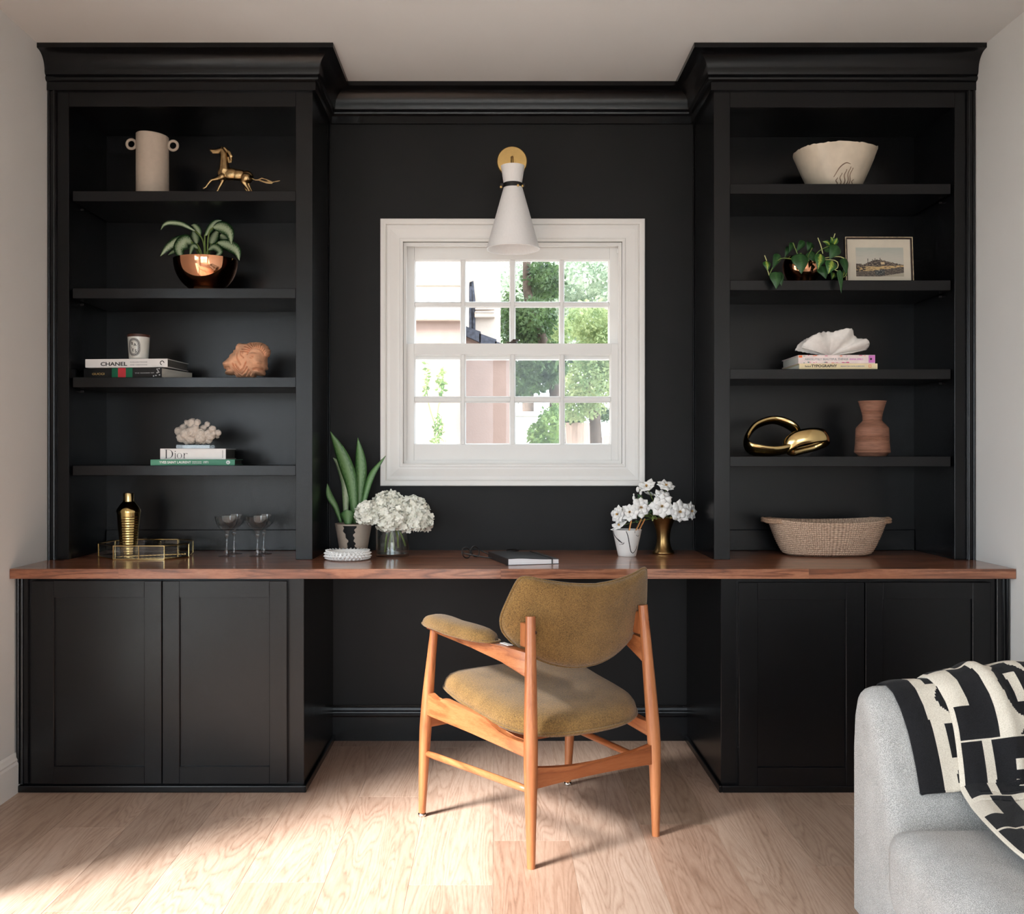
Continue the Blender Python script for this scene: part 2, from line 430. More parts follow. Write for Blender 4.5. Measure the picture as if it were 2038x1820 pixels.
MT['stamen'] = M('golden_stamen', (.55, .30, .06), .6)
# ---------------------------------------------------------------- the room
# floor: sub-floor with separately laid oak planks
fl = mkbox('floor', XL - .1, XR + .1, YN - .1, YW + .1, -.06, -.012, MT['floor'])
tag(fl, 'light oak plank floor of the room', 'floor', kind='structure'); fl.color = (.5, .5, .5, 1)
PW = .2247; PX0 = -.005
joints = {0: [2.898], -1: [3.82], -2: [3.27], -3: [2.616], -4: [3.083], 2: [3.024], 1: [3.62], 3: [2.25], 4: [2.72], -5: [2.45], -6: [3.0], -7: [2.1], 5: [3.2], 6: [2.4], 7: [2.9]}
tones = {(0, 1): (.98, .95, .94), (0, 0): (.88, .79, .74), (1, 0): (1.0, 1.0, 1.0), (2, 0): (.93, .86, .82), (2, 1): (.86, .84, .80), (3, 0): (1.02, 1.0, .97),
         (-1, 0): (1.02, .99, .97), (-2, 0): (1.0, .95, .92), (-2, 1): (1.08, 1.05, 1.03), (-3, 1): (1.05, 1.01, .98), (-3, 0): (.95, .88, .83), (-4, 1): (1.08, 1.06, 1.03), (-5, 0): (.92, .86, .80)}
for k in range(-8, 8):
    x0 = max(XL, PX0 + k * PW); x1 = min(XR, PX0 + (k + 1) * PW)
    if x1 - x0 < .01: continue
    j = joints.get(k, [2.6])[0]
    cuts = [j]
    while cuts[0] > YN: cuts.insert(0, cuts[0] - 1.22)
    cuts[0] = YN
    cuts.append(min(j + 1.22, YW)) if j + 1.22 > YW else cuts.extend([j + 1.22, YW])
    base = cuts.index(j)
    for i, (a, b_) in enumerate(zip(cuts[:-1], cuts[1:])):
        if b_ - a < .02: continue
        o = mkbox('plank', x0 + .0002, x1 - .0002, a + .0002, b_ - .0002, -.012, 0, MT['floor'], fl, bev=.0004)
        idx = i - base + 1      # 0: nearer the camera than the joint, 1: beyond it
        tn = tones.get((k, idx)) or tuple(RV * q for RV in [RND.uniform(.88, 1.05)] for q in (1.0, .985, .965))
        o.color = (*tn, 1)

def holed(name, m, plane, u0, u1, z0, z1, a, b, holes, label, cat='wall'):
    """wall of given thickness (a..b along its normal) with rectangular holes"""
    bm = bmesh.new()
    us = sorted({u0, u1, *[h[0] for h in holes], *[h[1] for h in holes]})
    for ua, ub in zip(us[:-1], us[1:]):
        zs = [z0]; segs = []
        hs = sorted([h for h in holes if h[0] <= ua + 1e-6 and h[1] >= ub - 1e-6], key=lambda h: h[2])
        cur = z0
        for h in hs:
            if h[2] > cur: segs.append((cur, h[2]))
            cur = h[3]
        if cur < z1: segs.append((cur, z1))
        for za, zb in segs:
            if plane == 'Y': box(bm, ua, ub, a, b, za, zb)
            else: box(bm, a, b, ua, ub, za, zb)
    bmesh.ops.remove_doubles(bm, verts=bm.verts, dist=1e-5)
    o = obj(name, bm, m)
    return tag(o, label, cat, kind='structure')

WX0, WX1, WZ0, WZ1 = -.367, .508, 1.107, 1.993          # window opening in the back wall
holed('wall_back', MT['blackwall'], 'Y', XL - .12, XR + .12, -.06, ZC + .06, YW, YW + .16, [(WX0 - .01, WX1 + .01, WZ0 - .01, WZ1 + .01)], 'black painted back wall behind the built-in desk')
holed('wall_left', MT['wall'], 'X', YN - .12, YW, -.06, ZC + .06, XL - .12, XL, [(DOOR_Y0, DOOR_Y1, 0, DOOR_Z)], 'warm white wall at the left of the bookcase')
holed('wall_right', MT['wall'], 'X', YN - .12, YW, -.06, ZC + .06, XR, XR + .12, [], 'white wall at the right behind the sofa')
holed('wall_front', MT['wall'], 'Y', XL, XR, -.06, ZC + .06, YN - .12, YN, [(-1.3, 1.4, 0, 2.25)], 'white wall behind the viewer')
tag(mkbox('ceiling', XL, XR, YN, YW, ZC, ZC + .06, MT['ceiling']), 'flat painted ceiling', 'ceiling', kind='structure')

def skirting(name, pts, prof, m, label):
    """pts: plan polyline; prof: (offset from wall, z); offset is to the left of the direction of travel"""
    bm = bmesh.new(); rings = []
    for (x, y, nx, ny) in pts: rings.append([bm.verts.new((x + nx * p, y + ny * p, z)) for p, z in prof])
    bridge(bm, rings)
    bm.faces.new(rings[0]); bm.faces.new(list(reversed(rings[-1])))
    return tag(obj(name, bm, m), label, 'baseboard', kind='structure')
bprof = [(0, 0), (.015, 0), (.015, .098), (.012, .106), (.013, .112), (.009, .118), (.006, .128), (.002, .135), (0, .135)]
skirting('baseboard_left', [(XL, DOOR_Y1 + .09, 1, 0), (XL, YF - .002, 1, 0)], bprof, MT['trimwhite'], 'white skirting board along the left wall')
skirting('baseboard_right', [(XR, YN, -1, 0), (XR, YF - .002, -1, 0)], bprof, MT['trimwhite'], 'white skirting board along the right wall')
bprof2 = [(0, 0), (.016, 0), (.016, .094), (.012, .100), (.012, .106), (.015, .110), (.014, .116), (.009, .120), (.007, .130), (.009, .134), (.006, .140), (0, .140)]
skirting('baseboard_back', [(-.6475, YW, 0, -1), (.768, YW, 0, -1)], bprof2, MT['black'], 'black skirting board under the desk')

# crown moulding running over both bookcases and the wall between them
BX0, BX1 = -.664, .797          # inner sides of the two bookcases
cp = [(0, 2.465), (.013, 2.465), (.013, 2.494), (.019, 2.496), (.024, 2.500), (.0255, 2.506), (.023, 2.512), (.022, 2.515), (.027, 2.517), (.030, 2.525)]
for k in range(1, 10):
    a = k / 9 * math.pi / 2
    cp.append((.030 + .054 * (1 - math.cos(a)), 2.525 + .062 * math.sin(a) ** .9))
cp += [(.090, 2.588), (.090, ZC), (0, ZC)]
bm = bmesh.new(); rings = []
for fn in (lambda p: (XL, YB - p), lambda p: (BX0 + p, YB - p), lambda p: (BX0 + p, YW - p), lambda p: (BX1 - p, YW - p), lambda p: (BX1 - p, YB - p), lambda p: (XR, YB - p)):
    rings.append([bm.verts.new((*fn(p), z)) for p, z in cp])
bridge(bm, rings)
tag(obj('trim_1', bm, MT['black'], smooth=True, angle=.5), 'black crown moulding stepping along the bookcases and wall', 'moulding', kind='structure')

# glazed doors and rear window that let the daylight in (behind and left of the viewer)
def glazing(name, label, plane, a0, a1, z0, z1, at, n, cat):
    r = thing(name, label, cat, (at, (a0 + a1) / 2, z0) if plane == 'X' else ((a0 + a1) / 2, at, z0), kind='structure')
    def bx(nm, p0, p1, q0, q1, d0, d1, m):
        if plane == 'X': return mkbox(nm, at + d0, at + d1, p0, p1, q0, q1, m, r, bev=.003)
        return mkbox(nm, p0, p1, at + d0, at + d1, q0, q1, m, r, bev=.003)
    w = .07
    for k in range(n):
        b0 = a0 + (a1 - a0) * k / n; b1 = a0 + (a1 - a0) * (k + 1) / n
        bx('stile', b0, b0 + w, z0, z1, -.03, .03, MT['trimwhite']); bx('stile', b1 - w, b1, z0, z1, -.03, .03, MT['trimwhite'])
        bx('rail', b0 + w, b1 - w, z0, z0 + .1, -.03, .03, MT['trimwhite']); bx('rail', b0 + w, b1 - w, z1 - w, z1, -.03, .03, MT['trimwhite'])
        bx('pane', b0 + w, b1 - w, z0 + .1, z1 - w, -.003, .003, MT['glass'])
    return r
glazing('door_1', 'white framed glazed doors in the left wall', 'X', DOOR_Y0, DOOR_Y1, 0, DOOR_Z, XL - .06, 2, 'door')
glazing('door_2', 'white framed glazed doors behind the viewer', 'Y', -1.3, 1.4, 0, 2.25, YN - .06, 2, 'door')

# ---------------------------------------------------------------- the double-hung window
win = thing('window_1', 'white double-hung sash window with twelve over-bright panes above the desk', 'window', (.07, YW, WZ0), kind='structure')
win['label'] = 'white double-hung sash window with sixteen panes above the desk'
def frame_sweep(name, prof, x0, x1, z0, z1, m, parent):
    """mitred picture-frame sweep; prof: (distance outward from the opening, depth Y)"""
    bm = bmesh.new(); rings = []
    for (sx, sz, bx_, bz) in ((-1, -1, x0, z0), (1, -1, x1, z0), (1, 1, x1, z1), (-1, 1, x0, z1)):
        rings.append([bm.verts.new((bx_ + sx * d, y, bz + sz * d)) for d, y in prof])
    n = len(prof)
    for i in range(4):
        A, B = rings[i], rings[(i + 1) % 4]
        for k in range(n): bm.faces.new((A[k], A[(k + 1) % n], B[(k + 1) % n], B[k]))
    return obj(name, bm, m, parent)
cas = [(0, YW), (0, YW - .014), (.006, YW - .016), (.012, YW - .016), (.014, YW - .013), (.022, YW - .0135), (.034, YW - .016), (.050, YW - .020), (.062, YW - .0205), (.0635, YW - .016), (.066, YW - .016), (.068, YW - .026), (.074, YW - .028), (.086, YW - .028), (.089, YW - .026), (.089, YW)]
frame_sweep('casing', cas, WX0, WX1, WZ0, WZ1, MT['trimwhite'], win)
frame_sweep('jamb', [(-.0, YW - .012), (-.0, YW + .15), (.008, YW + .15), (.008, YW - .0005)], WX0, WX1, WZ0, WZ1, MT['trimwhite'], win)
frame_sweep('stop', [(-.012, YW + .012), (-.012, YW + .024), (0, YW + .024), (0, YW + .012)], WX0, WX1, WZ0, WZ1, MT['trimwhite'], win)
def sash(name, y0, y1, outer, us, vs_, su, bead=.0045):
    """outer: pixel rect of the sash; us / vs_: pixel ranges of the panes"""
    def X(u): return (u - U0) * y0 / F
    def Z(v): return HC - (v - V0) * y0 / F
    bm = bmesh.new()
    xs = [X(outer[0])] + [X(q) for p in us for q in p] + [X(outer[2])]
    zs = [Z(outer[3])] + [Z(q) for p in reversed(vs_) for q in reversed(p)] + [Z(outer[1])]
    box(bm, xs[0], xs[1], y0, y1, zs[0], zs[-1], .002); box(bm, xs[-2], xs[-1], y0, y1, zs[0], zs[-1], .002)
    box(bm, xs[1], xs[-2], y0, y1, zs[0], zs[1]); box(bm, xs[1], xs[-2], y0, y1, zs[-2], zs[-1])
    s = obj(name, bm, MT['sash'], win)
    for i in range(2, len(xs) - 2, 2):
        bm = bmesh.new(); box(bm, xs[i], xs[i + 1], y0 + .004, y1 - .002, zs[1], zs[-2], .0022, 2); obj('muntin', bm, MT['sash'], s)
    for j in range(2, len(zs) - 2, 2):
        for i in range(1, len(xs) - 1, 2):
            bm = bmesh.new(); box(bm, xs[i], xs[i + 1], y0 + .004, y1 - .002, zs[j], zs[j + 1], .0022, 2); obj('muntin', bm, MT['sash'], s)
    for j in range(1, len(zs) - 1, 2):
        for i in range(1, len(xs) - 1, 2):
            fr = [(0, y0 + .004), (-bead, y0 + .010), (-bead, y1 - .012), (0, y1 - .012)]
            frame_sweep('glazing_bead', fr, xs[i], xs[i + 1], zs[j], zs[j + 1], MT['sash'], s)
            mkbox('pane', xs[i] + .001, xs[i + 1] - .001, (y0 + y1) / 2 + .004, (y0 + y1) / 2 + .007, zs[j] + .001, zs[j + 1] - .001, MT['glass'], s)
    return s
pu = [(824.5, 917.5), (925, 1016), (1024, 1115.5), (1122.5, 1216)]
lower = sash('lower_sash', YW + .026, YW + .060, (803, 684, 1238, 921), pu, [(705.5, 791), (799.5, 885)], 0)
pu2 = [(825, 918), (925, 1016), (1024, 1115), (1121.5, 1213)]
upper = sash('upper_sash', YW + .066, YW + .100, (805, 490, 1235, 716), pu2, [(517, 602), (609, 698)], 0)
MT['lockbrown'] = M('dark_bronze', srgb(58, 42, 34), .45, .3)
lk = bmesh.new(); q = P(1022, 683, YW + .04)
lathe([(0, 0), (.016, 0), (.016, .004), (.011, .006), (.009, .010), (0, .011)], 20, (q.x, q.y, q.z), lk)
box(lk, q.x - .004, q.x + .022, q.y - .005, q.y + .005, q.z + .009, q.z + .015, .0015)
box(lk, q.x - .028, q.x + .004, q.y - .008, q.y + .008, q.z, q.z + .004, .001)
obj('sash_lock', lk, MT['lockbrown'], lower)
for u in (806, 1230):
    q = P(u, 500, YW + .03); mkbox('jamb_clip', q.x - .004, q.x + .004, q.y - .006, q.y + .012, q.z - .008, q.z + .008, MT['sash'], win, bev=.001)

# ---------------------------------------------------------------- outside the window
MT['stucco'] = M('pink_cream_stucco', srgb(188, 174, 162), .95, var=.05, vs=18, bump=.4, bs=90, spec=.1)
MT['stucco2'] = M('dusty_pink_stucco', srgb(142, 120, 110), .95, var=.06, vs=14, bump=.4, bs=90, spec=.1)
MT['shingle'] = M('grey_asphalt_shingle', srgb(70, 72, 80), .95, var=.4, vs=40, bump=.5, bs=60, spec=.1)
MT['paving'] = M('pale_paving', srgb(180, 174, 166), .95, var=.06, vs=5, spec=.1)
MT['bark'] = M('grey_brown_bark', srgb(88, 76, 68), .95, var=.3, vs=20, bump=.6, bs=40, spec=.1)
MT['fence'] = M('weathered_board', srgb(186, 160, 146), .9, var=.2, vs=10, stretch=(6, 6, .6), spec=.1)
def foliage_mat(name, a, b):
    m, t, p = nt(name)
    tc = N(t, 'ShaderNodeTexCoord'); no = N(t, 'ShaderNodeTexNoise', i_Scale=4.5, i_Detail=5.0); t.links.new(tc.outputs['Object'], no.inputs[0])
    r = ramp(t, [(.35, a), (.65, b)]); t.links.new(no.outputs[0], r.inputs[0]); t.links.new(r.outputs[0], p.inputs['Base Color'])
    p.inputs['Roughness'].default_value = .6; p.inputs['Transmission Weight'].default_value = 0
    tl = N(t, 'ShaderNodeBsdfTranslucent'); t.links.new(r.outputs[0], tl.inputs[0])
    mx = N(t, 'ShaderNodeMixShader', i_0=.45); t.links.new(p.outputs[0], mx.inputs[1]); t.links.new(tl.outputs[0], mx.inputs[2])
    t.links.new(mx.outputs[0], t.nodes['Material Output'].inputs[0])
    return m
MT['f_dark'] = foliage_mat('dark_green_foliage', srgb(34, 54, 30), srgb(96, 120, 74))
MT['f_pale'] = foliage_mat('pale_green_foliage', srgb(104, 126, 78), srgb(176, 184, 132))
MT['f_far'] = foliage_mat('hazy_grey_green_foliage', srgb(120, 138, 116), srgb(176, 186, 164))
MT['f_bright'] = foliage_mat('bright_green_foliage', srgb(66, 102, 48), srgb(130, 152, 86))

GZ = -.35
tag(mkbox('ground', -22, 22, YW + .17, 40, GZ - .2, GZ, MT['paving']), 'pale sunlit ground outside the window', 'ground', kind='structure')
tag(mkbox('terrace', -14, XL - .13, -12, YW + .16, -.25, -.10, MT['paving']), 'pale terrace outside the glazed doors', 'terrace', kind='structure')
tag(mkbox('lawn', -14, 14, -30, YN - .13, -.25, -.10, MT['paving']), 'pale paving behind the room', 'ground', kind='structure')

hs = thing('neighbour_house', 'cream stucco house with ledge seen through the left window panes', 'house', (-2, 8.2, GZ))
bm = bmesh.new(); box(bm, -6, -.235, 7.02, 10, GZ, 2.10); obj('wall', bm, MT['stucco2'], hs)
bm = bmesh.new(); box(bm, -6, -.21, 6.95, 10, 2.10, 6.0, .01); w2 = obj('upper_wall', bm, MT['stucco'], hs)
bm = bmesh.new(); box(bm, -6, -.205, 6.925, 6.96, 2.34, 2.40, .006); obj('string_course', bm, MT['stucco'], hs)
bm = bmesh.new(); box(bm, -.24, .046, 8.0, 10, GZ, 6.0); obj('rear_wall', bm, MT['stucco'], hs)
bm = bmesh.new(); tube([(-.225 + .02, 7.96, 2.0), (-.225 + .02, 7.96, 2.48), (-.19, 7.97, 2.55), (-.175, 7.98, 2.4), (-.175, 7.98, 2.0)], .016, 8, bm); obj('drainpipe', bm, MT['shingle'], hs, smooth=True)
v0 = bmesh.new(); box(v0, -.165, .0, 7.93, 8.0, 2.255, 2.30, .004); vt = obj('vent_hood', v0, MT['stucco'], hs)
for k in range(4): mkbox('louvre', -.16, -.005, 7.92, 7.96, 2.262 + k * .024 + .03, 2.272 + k * .024 + .03, MT['stucco'], vt)
ro = thing('lean_to_shed', 'pink lean-to with sloping grey shingle roof beside the cream house', 'shed', (-.1, 7.4, GZ))
bm = bmesh.new()
vv = [bm.verts.new(p) for p in ((-.234, 7.36, GZ), (.112, 7.36, GZ), (.112, 7.36, 1.93), (-.234, 7.36, 2.06), (-.234, 7.95, GZ), (.112, 7.95, GZ), (.112, 7.95, 1.93), (-.234, 7.95, 2.06))]
for q in ((0, 1, 2, 3), (5, 4, 7, 6), (4, 0, 3, 7), (1, 5, 6, 2), (3, 2, 6, 7), (4, 5, 1, 0)): bm.faces.new([vv[i] for i in q])
obj('wall', bm, MT['stucco2'], ro)
for k in range(3):                                   # courses of shingles
    bm = bmesh.new()
    xa, xb = -.234 + k * .118, -.234 + (k + 1) * .118 + .01
    za, zb = 2.105 - k * .058, 2.105 - (k + 1) * .058
    vv = [bm.verts.new(p) for p in ((xa, 7.30, za - .07), (xb, 7.30, zb - .07), (xb, 7.30, zb + .012), (xa, 7.30, za), (xa, 7.97, za - .07), (xb, 7.97, zb - .07), (xb, 7.97, zb + .012), (xa, 7.97, za))]
    for q in ((0, 1, 2, 3), (5, 4, 7, 6), (4, 0, 3, 7), (1, 5, 6, 2), (3, 2, 6, 7), (4, 5, 1, 0)): bm.faces.new([vv[i] for i in q])
    obj('shingle_course', bm, MT['shingle'], ro)

def foliage(parent, blobs, n, size, m, seed, hollow=.35):
    """n folded leaves scattered in ellipsoids (centre, radii)"""
    r = random.Random(seed); verts = []; faces = []
    vol = [b[1][0] * b[1][1] * b[1][2] for b in blobs]; tot = sum(vol)
    for (c, rad), w in zip(blobs, vol):
        for _ in range(int(n * w / tot)):
            d = Vector((r.gauss(0, 1), r.gauss(0, 1), r.gauss(0, 1))).normalized() * (hollow + (1 - hollow) * r.random() ** .6)
            p = Vector((c[0] + d.x * rad[0], c[1] + d.y * rad[1], c[2] + d.z * rad[2]))
            a = Vector((r.uniform(-1, 1), r.uniform(-1, 1), r.uniform(-1.2, .5))).normalized()
            b = a.orthogonal().normalized(); b.rotate(Matrix.Rotation(r.uniform(0, 6.28), 3, a)); nn = a.cross(b)
            s = size * r.uniform(.6, 1.3); i = len(verts)
            verts += [p, p + a * s * .5 + b * s * .28 + nn * s * .08, p + a * s, p + a * s * .5 - b * s * .28 + nn * s * .08]
            faces += [(i, i + 1, i + 2), (i, i + 2, i + 3)]
    me = bpy.data.meshes.new('foliage'); me.from_pydata([tuple(v) for v in verts], [], faces)
    o = link('foliage', me, m, parent); o['kind'] = 'stuff'
    return o
def tree(name, label, cat, Y, trunk, blobs, n, size, m, seed, group=None):
    base = P(trunk[0][0], trunk[0][1], Y) if trunk else P(blobs[0][0], blobs[0][1], Y)
    base.z = GZ
    t = thing(name, label, cat, base, group=group)
    if trunk:
        bm = bmesh.new(); pts = [P(u, v, Y + dy) for u, v, r, dy in trunk]; pts[0].z = min(pts[0].z, GZ)
        tube(catmull(pts, 14), lerp_list([q[2] for q in trunk], 14), 9, bm); obj('trunk', bm, MT['bark'], t, smooth=True)
    foliage(t, [(P(u, v, Y + dy), (ru * Y / F, rd, rv * Y / F)) for u, v, ru, rv, dy, rd in blobs], n, size, m, seed)
    return t
tree('garden_tree', 'dark leaved tree with leaning trunk behind the third pane column', 'tree', 10.0,
     [(1112, 960, .10, 0), (1108, 800, .075, 0), (1092, 740, .06, .1), (1082, 680, .05, .1), (1052, 600, .05, .3), (1048, 500, .04, .4)],
     [(1070, 735, 50, 42, -.2, .6), (1040, 770, 30, 25, -.3, .5), (1060, 640, 48, 45, .3, .8), (1100, 720, 30, 40, -.3, .5), (1016, 640, 20, 70, .4, .6), (1080, 560, 45, 40, .6, .7)], 9500, .055, MT['f_dark'], 3)
tree('garden_tree', 'pale yellow-green bushy tree filling the right window panes', 'tree', 11.5,
     [(1190, 980, .09, 0), (1185, 850, .07, .2), (1170, 760, .05, .2)],
     [(1165, 755, 62, 55, 0, .8), (1200, 700, 55, 60, .1, .8), (1095, 665, 42, 34, -.4, .6), (1175, 640, 55, 40, .2, .8), (1150, 810, 60, 30, .2, .6)], 11500, .055, MT['f_pale'], 5)
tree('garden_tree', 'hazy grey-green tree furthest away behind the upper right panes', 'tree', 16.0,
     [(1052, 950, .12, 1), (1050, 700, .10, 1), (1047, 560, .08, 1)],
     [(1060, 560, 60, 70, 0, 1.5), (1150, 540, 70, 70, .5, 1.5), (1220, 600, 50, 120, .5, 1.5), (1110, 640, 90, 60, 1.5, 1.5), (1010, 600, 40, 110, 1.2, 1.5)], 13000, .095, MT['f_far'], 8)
tree('garden_tree', 'broad green tree standing to the right, mostly hidden by the window casing', 'tree', 12.8,
     [(1370, 1000, .12, 0), (1368, 820, .10, 0), (1360, 700, .08, 0)],
     [(1370, 640, 110, 110, 0, 1.2), (1310, 740, 80, 90, -.2, 1.0), (1450, 730, 90, 110, .2, 1.0)], 8000, .065, MT['f_pale'], 31)
tree('garden_shrub', 'bright green shrub in front of the low white wall', 'shrub', 8.6, [(1092, 1010, .03, 0), (1090, 880, .02, 0)],
     [(1095, 850, 26, 42, 0, .35), (1068, 868, 18, 30, 0, .3), (1110, 830, 14, 40, .1, .3)], 1700, .042, MT['f_bright'], 13)
tree('garden_shrub', 'leafy shrub over the wooden planter at lower right', 'shrub', 12.4, [(1150, 960, .03, 0), (1150, 860, .02, 0)],
     [(1140, 838, 26, 16, 0, .3), (1195, 825, 30, 14, .1, .3)], 1300, .052, MT['f_dark'], 17)
cr = thing('wall_creeper', 'thin green climbing plant against the cream house wall', 'plant', P(872, 1010, 6.85))
cr.location.z = GZ; WMAT[cr.name] = Matrix.Translation(cr.location).inverted()
bm = bmesh.new()
for pts in ([(872, 1240), (874, 900), (870, 830), (880, 770), (882, 730)], [(870, 860), (852, 800), (848, 745)]):
    tube(catmull([P(u, v, 6.85) for u, v in pts], 14), .004, 5, bm)
obj('stem', bm, MT['stem'], cr, smooth=True)
foliage(cr, [(P(873, 855, 6.82), (.035, .05, .13)), (P(878, 765, 6.82), (.03, .05, .14)), (P(849, 760, 6.82), (.02, .04, .14)), (P(874, 900, 6.82), (.06, .06, .12))], 420, .034, MT['f_bright'], 23, hollow=0)
lw = thing('garden_wall', 'low white wall below the dark leaved tree', 'wall', (.5, 9.2, GZ))
bm = bmesh.new(); box(bm, .17, .46, 9.1, 9.4, GZ, 1.50, .01); obj('wall', bm, MT['trimwhite'], lw)
bm = bmesh.new(); box(bm, .15, .48, 9.07, 9.43, 1.50, 1.54, .008); obj('coping', bm, MT['trimwhite'], lw)
fn = thing('board_fence', 'weathered vertical board fence far back at lower right', 'fence', (1.7, 13.0, GZ))
for k in range(9):
    x = .80 + k * .16
    mkbox('board', x, x + .15, 13.0 + .01 * (k % 2), 13.03 + .01 * (k % 2), GZ, 1.38 + .02 * ((k * 7) % 3), MT['fence'], fn, bev=.004)
mkbox('rail', .8, 2.24, 13.05, 13.10, 1.1, 1.2, MT['fence'], fn)
pl = thing('wooden_planter', 'brown wooden planter tub under the shrub at lower right', 'planter', (1.0, 12.4, GZ))
bm = bmesh.new(); lathe([(0, 0), (.17, 0), (.19, .2), (.20, .42), (.185, .42), (.17, .38), (0, .38)], 16, (1.03, 12.35, 1.12), bm); obj('tub', bm, MT['fence'], pl)
mkbox('stand', .85, 1.22, 12.2, 12.5, GZ, 1.12, MT['bark'], pl)
# ---------------------------------------------------------------- worktop, base cabinets, bookcases
wt = thing('desk_worktop', 'long walnut worktop spanning both cabinets as a desk', 'worktop', (.06, YC + .3, .727))
ZT = .76
rows = [(YC, YC + .20, [XL + .002, -1.26, .02, 1.05, XR - .002]), (YC + .20, YC + .42, [XL + .002, -.7, .62, XR - .002]), (YC + .42, YW - .001, [XL + .002, -.2, XR - .002])]
for (a, b_, xs) in rows:
    for x0, x1 in zip(xs[:-1], xs[1:]):
        bm = bmesh.new(); box(bm, x0, x1, a, b_, ZT - .033, ZT, .0004); obj('board', bm, MT['walnut'], wt)

def door_panel(parent, x0, x1, z0, z1, px0, px1, pz0, pz1):
    y0, y1 = YF - .020, YF - .0005
    bm = bmesh.new()
    box(bm, x0, px0, y0, y1, z0, z1, .0012); box(bm, px1, x1, y0, y1, z0, z1, .0012)
    box(bm, px0, px1, y0, y1, z0, pz0, .0006); box(bm, px0, px1, y0, y1, pz1, z1, .0006)
    d = obj('door', bm, MT['black'], parent)
    mkbox('door_panel', px0, px1, y0 + .009, y1 - .002, pz0, pz1, MT['black'], d)
def cabinet(label, x0, x1, doors, filler, loc):
    c = thing('base_cabinet', label, 'cabinet', loc)
    bm = bmesh.new(); box(bm, x0, x1, YF, YW - .002, .0, ZT - .0335, .0015); obj('carcass', bm, MT['black'], c)
    for d in doors: door_panel(c, *d)
    bm = bmesh.new(); fx0, fx1 = filler
    sgn = 1 if fx0 < 0 else -1
    box(bm, fx0, fx1, YF - .010, YF, .028, ZT - .034, .002)
    e = fx0 if sgn > 0 else fx1
    for k, (o_, r) in enumerate(((.008, .006), (.021, .006))):
        tube([(e + sgn * o_, YF - .010, .028), (e + sgn * o_, YF - .010, ZT - .035)], r, 8, bm)
    obj('scribe_moulding', bm, MT['black'], c)
    bm = bmesh.new(); y0 = YF - .018
    box(bm, x0, x1 + (.008 if sgn > 0 else 0), y0, YF, 0, .024, .004, 2)
    ex = x1 if sgn > 0 else x0
    box(bm, ex - (0 if sgn > 0 else .010), ex + (.010 if sgn > 0 else 0), y0, YW - .02, 0, .024, .003, 2)
    obj('shoe_moulding', bm, MT['black'], c)
    return c
s = F / (YF - .02)
def cx(u): return (u - U0) / s
def cz(v): return HC - (v - V0) / s
cabinet('black shaker base cabinet with two doors at the left, lit by daylight', XL + .002, -.6475,
        [(cx(62), cx(321.3), cz(1561), cz(1157), cx(107), cx(287), cz(1527), cz(1190)), (cx(323.3), cx(571), cz(1561), cz(1157), cx(357), cx(536), cz(1527), cz(1190))],
        (XL + .004, XL + .046), (-1.1, YF + .3, 0))
cabinet('black shaker base cabinet behind the sofa, in shade at the right', .767, XR - .002,
        [(cx(1471), cx(1720.5), cz(1565), cz(1160), cx(1508), cx(1684), cz(1529), cz(1194)), (cx(1723), cx(1972), cz(1565), cz(1160), cx(1757), cx(1936), cz(1529), cz(1193))],
        (XR - .046, XR - .004), (1.2, YF + .3, 0))

def bookcase(label, x0, x1, ox0, ox1, oz1, shelves, wall_left, loc):
    """x0..x1 outer, ox0..ox1 opening, shelves: z of tops"""
    c = thing('bookcase', label, 'bookcase', loc)
    z0 = ZT + .0005; zt = 2.50
    zo = HC - (oz1 - V0) * YB / F
    mkbox('stile', x0, ox0, YB, YB + .02, z0, zt, MT['black'], c, bev=.001)
    mkbox('stile', ox1, x1, YB, YB + .02, z0, zt, MT['black'], c, bev=.001)
    mkbox('top_rail', ox0, ox1, YB, YB + .02, zo, zt, MT['black'], c, bev=.001)
    # inner faces of the sides stand back behind the stiles a little at the wall side
    ix0 = ox0 + .004 if not wall_left else ox0 + .012
    ix1 = ox1 - .004 if wall_left else ox1 - .012
    ix0, ix1 = ox0 + .0, ox1 - .0
    mkbox('side_panel', x0, ix0, YB + .02, YW - .002, z0, zt, MT['black'], c)
    mkbox('side_panel', ix1, x1, YB + .02, YW - .002, z0, zt, MT['black'], c)
    mkbox('back_panel', ix0, ix1, YW - .012, YW - .002, z0, zt, MT['black'], c)
    mkbox('back_rail', ix0 + .001, ix1 - .001, YW - .022, YW - .0125, z0, .843, MT['black'], c, bev=.002)
    mkbox('top_panel', ix0, ix1, YB + .02, YW - .012, zo + .004, zo + .022, MT['black'], c)
    for zs in shelves:
        g = .006
        mkbox('shelf', ix0 + g * (1.6 if wall_left else .3), ix1 - g * (.3 if wall_left else 1.6), YB + .010, YW - .013, zs - .037, zs, MT['black'], c, bev=.0012)
    for zs in shelves[:3]:          # shelf pins
        for dx in (ix0 + .006, ix1 - .006):
            bm = bmesh.new(); tube([(dx - .005, YB + .10, zs - .046), (dx + .005, YB + .10, zs - .046)], .0035, 8, bm); obj('shelf_pin', bm, MT['iron'], c)
    # scribe moulding against the wall
    bm = bmesh.new(); e = x0 if wall_left else x1; sg = 1 if wall_left else -1
    a, b_ = sorted((e, e + sg * .030)); box(bm, a, b_, YB - .010, YB, z0, 2.464, .002)
    for o_, r in ((.006, .005), (.024, .005)): tube([(e + sg * o_, YB - .010, z0), (e + sg * o_, YB - .010, 2.464)], r, 8, bm)
    obj('scribe_moulding', bm, MT['black'], c)
    return c
sb = F / YB
LSH = [2.105, 1.750, 1.425, 1.103]; RSH = [2.131, 1.779, 1.455, 1.136]
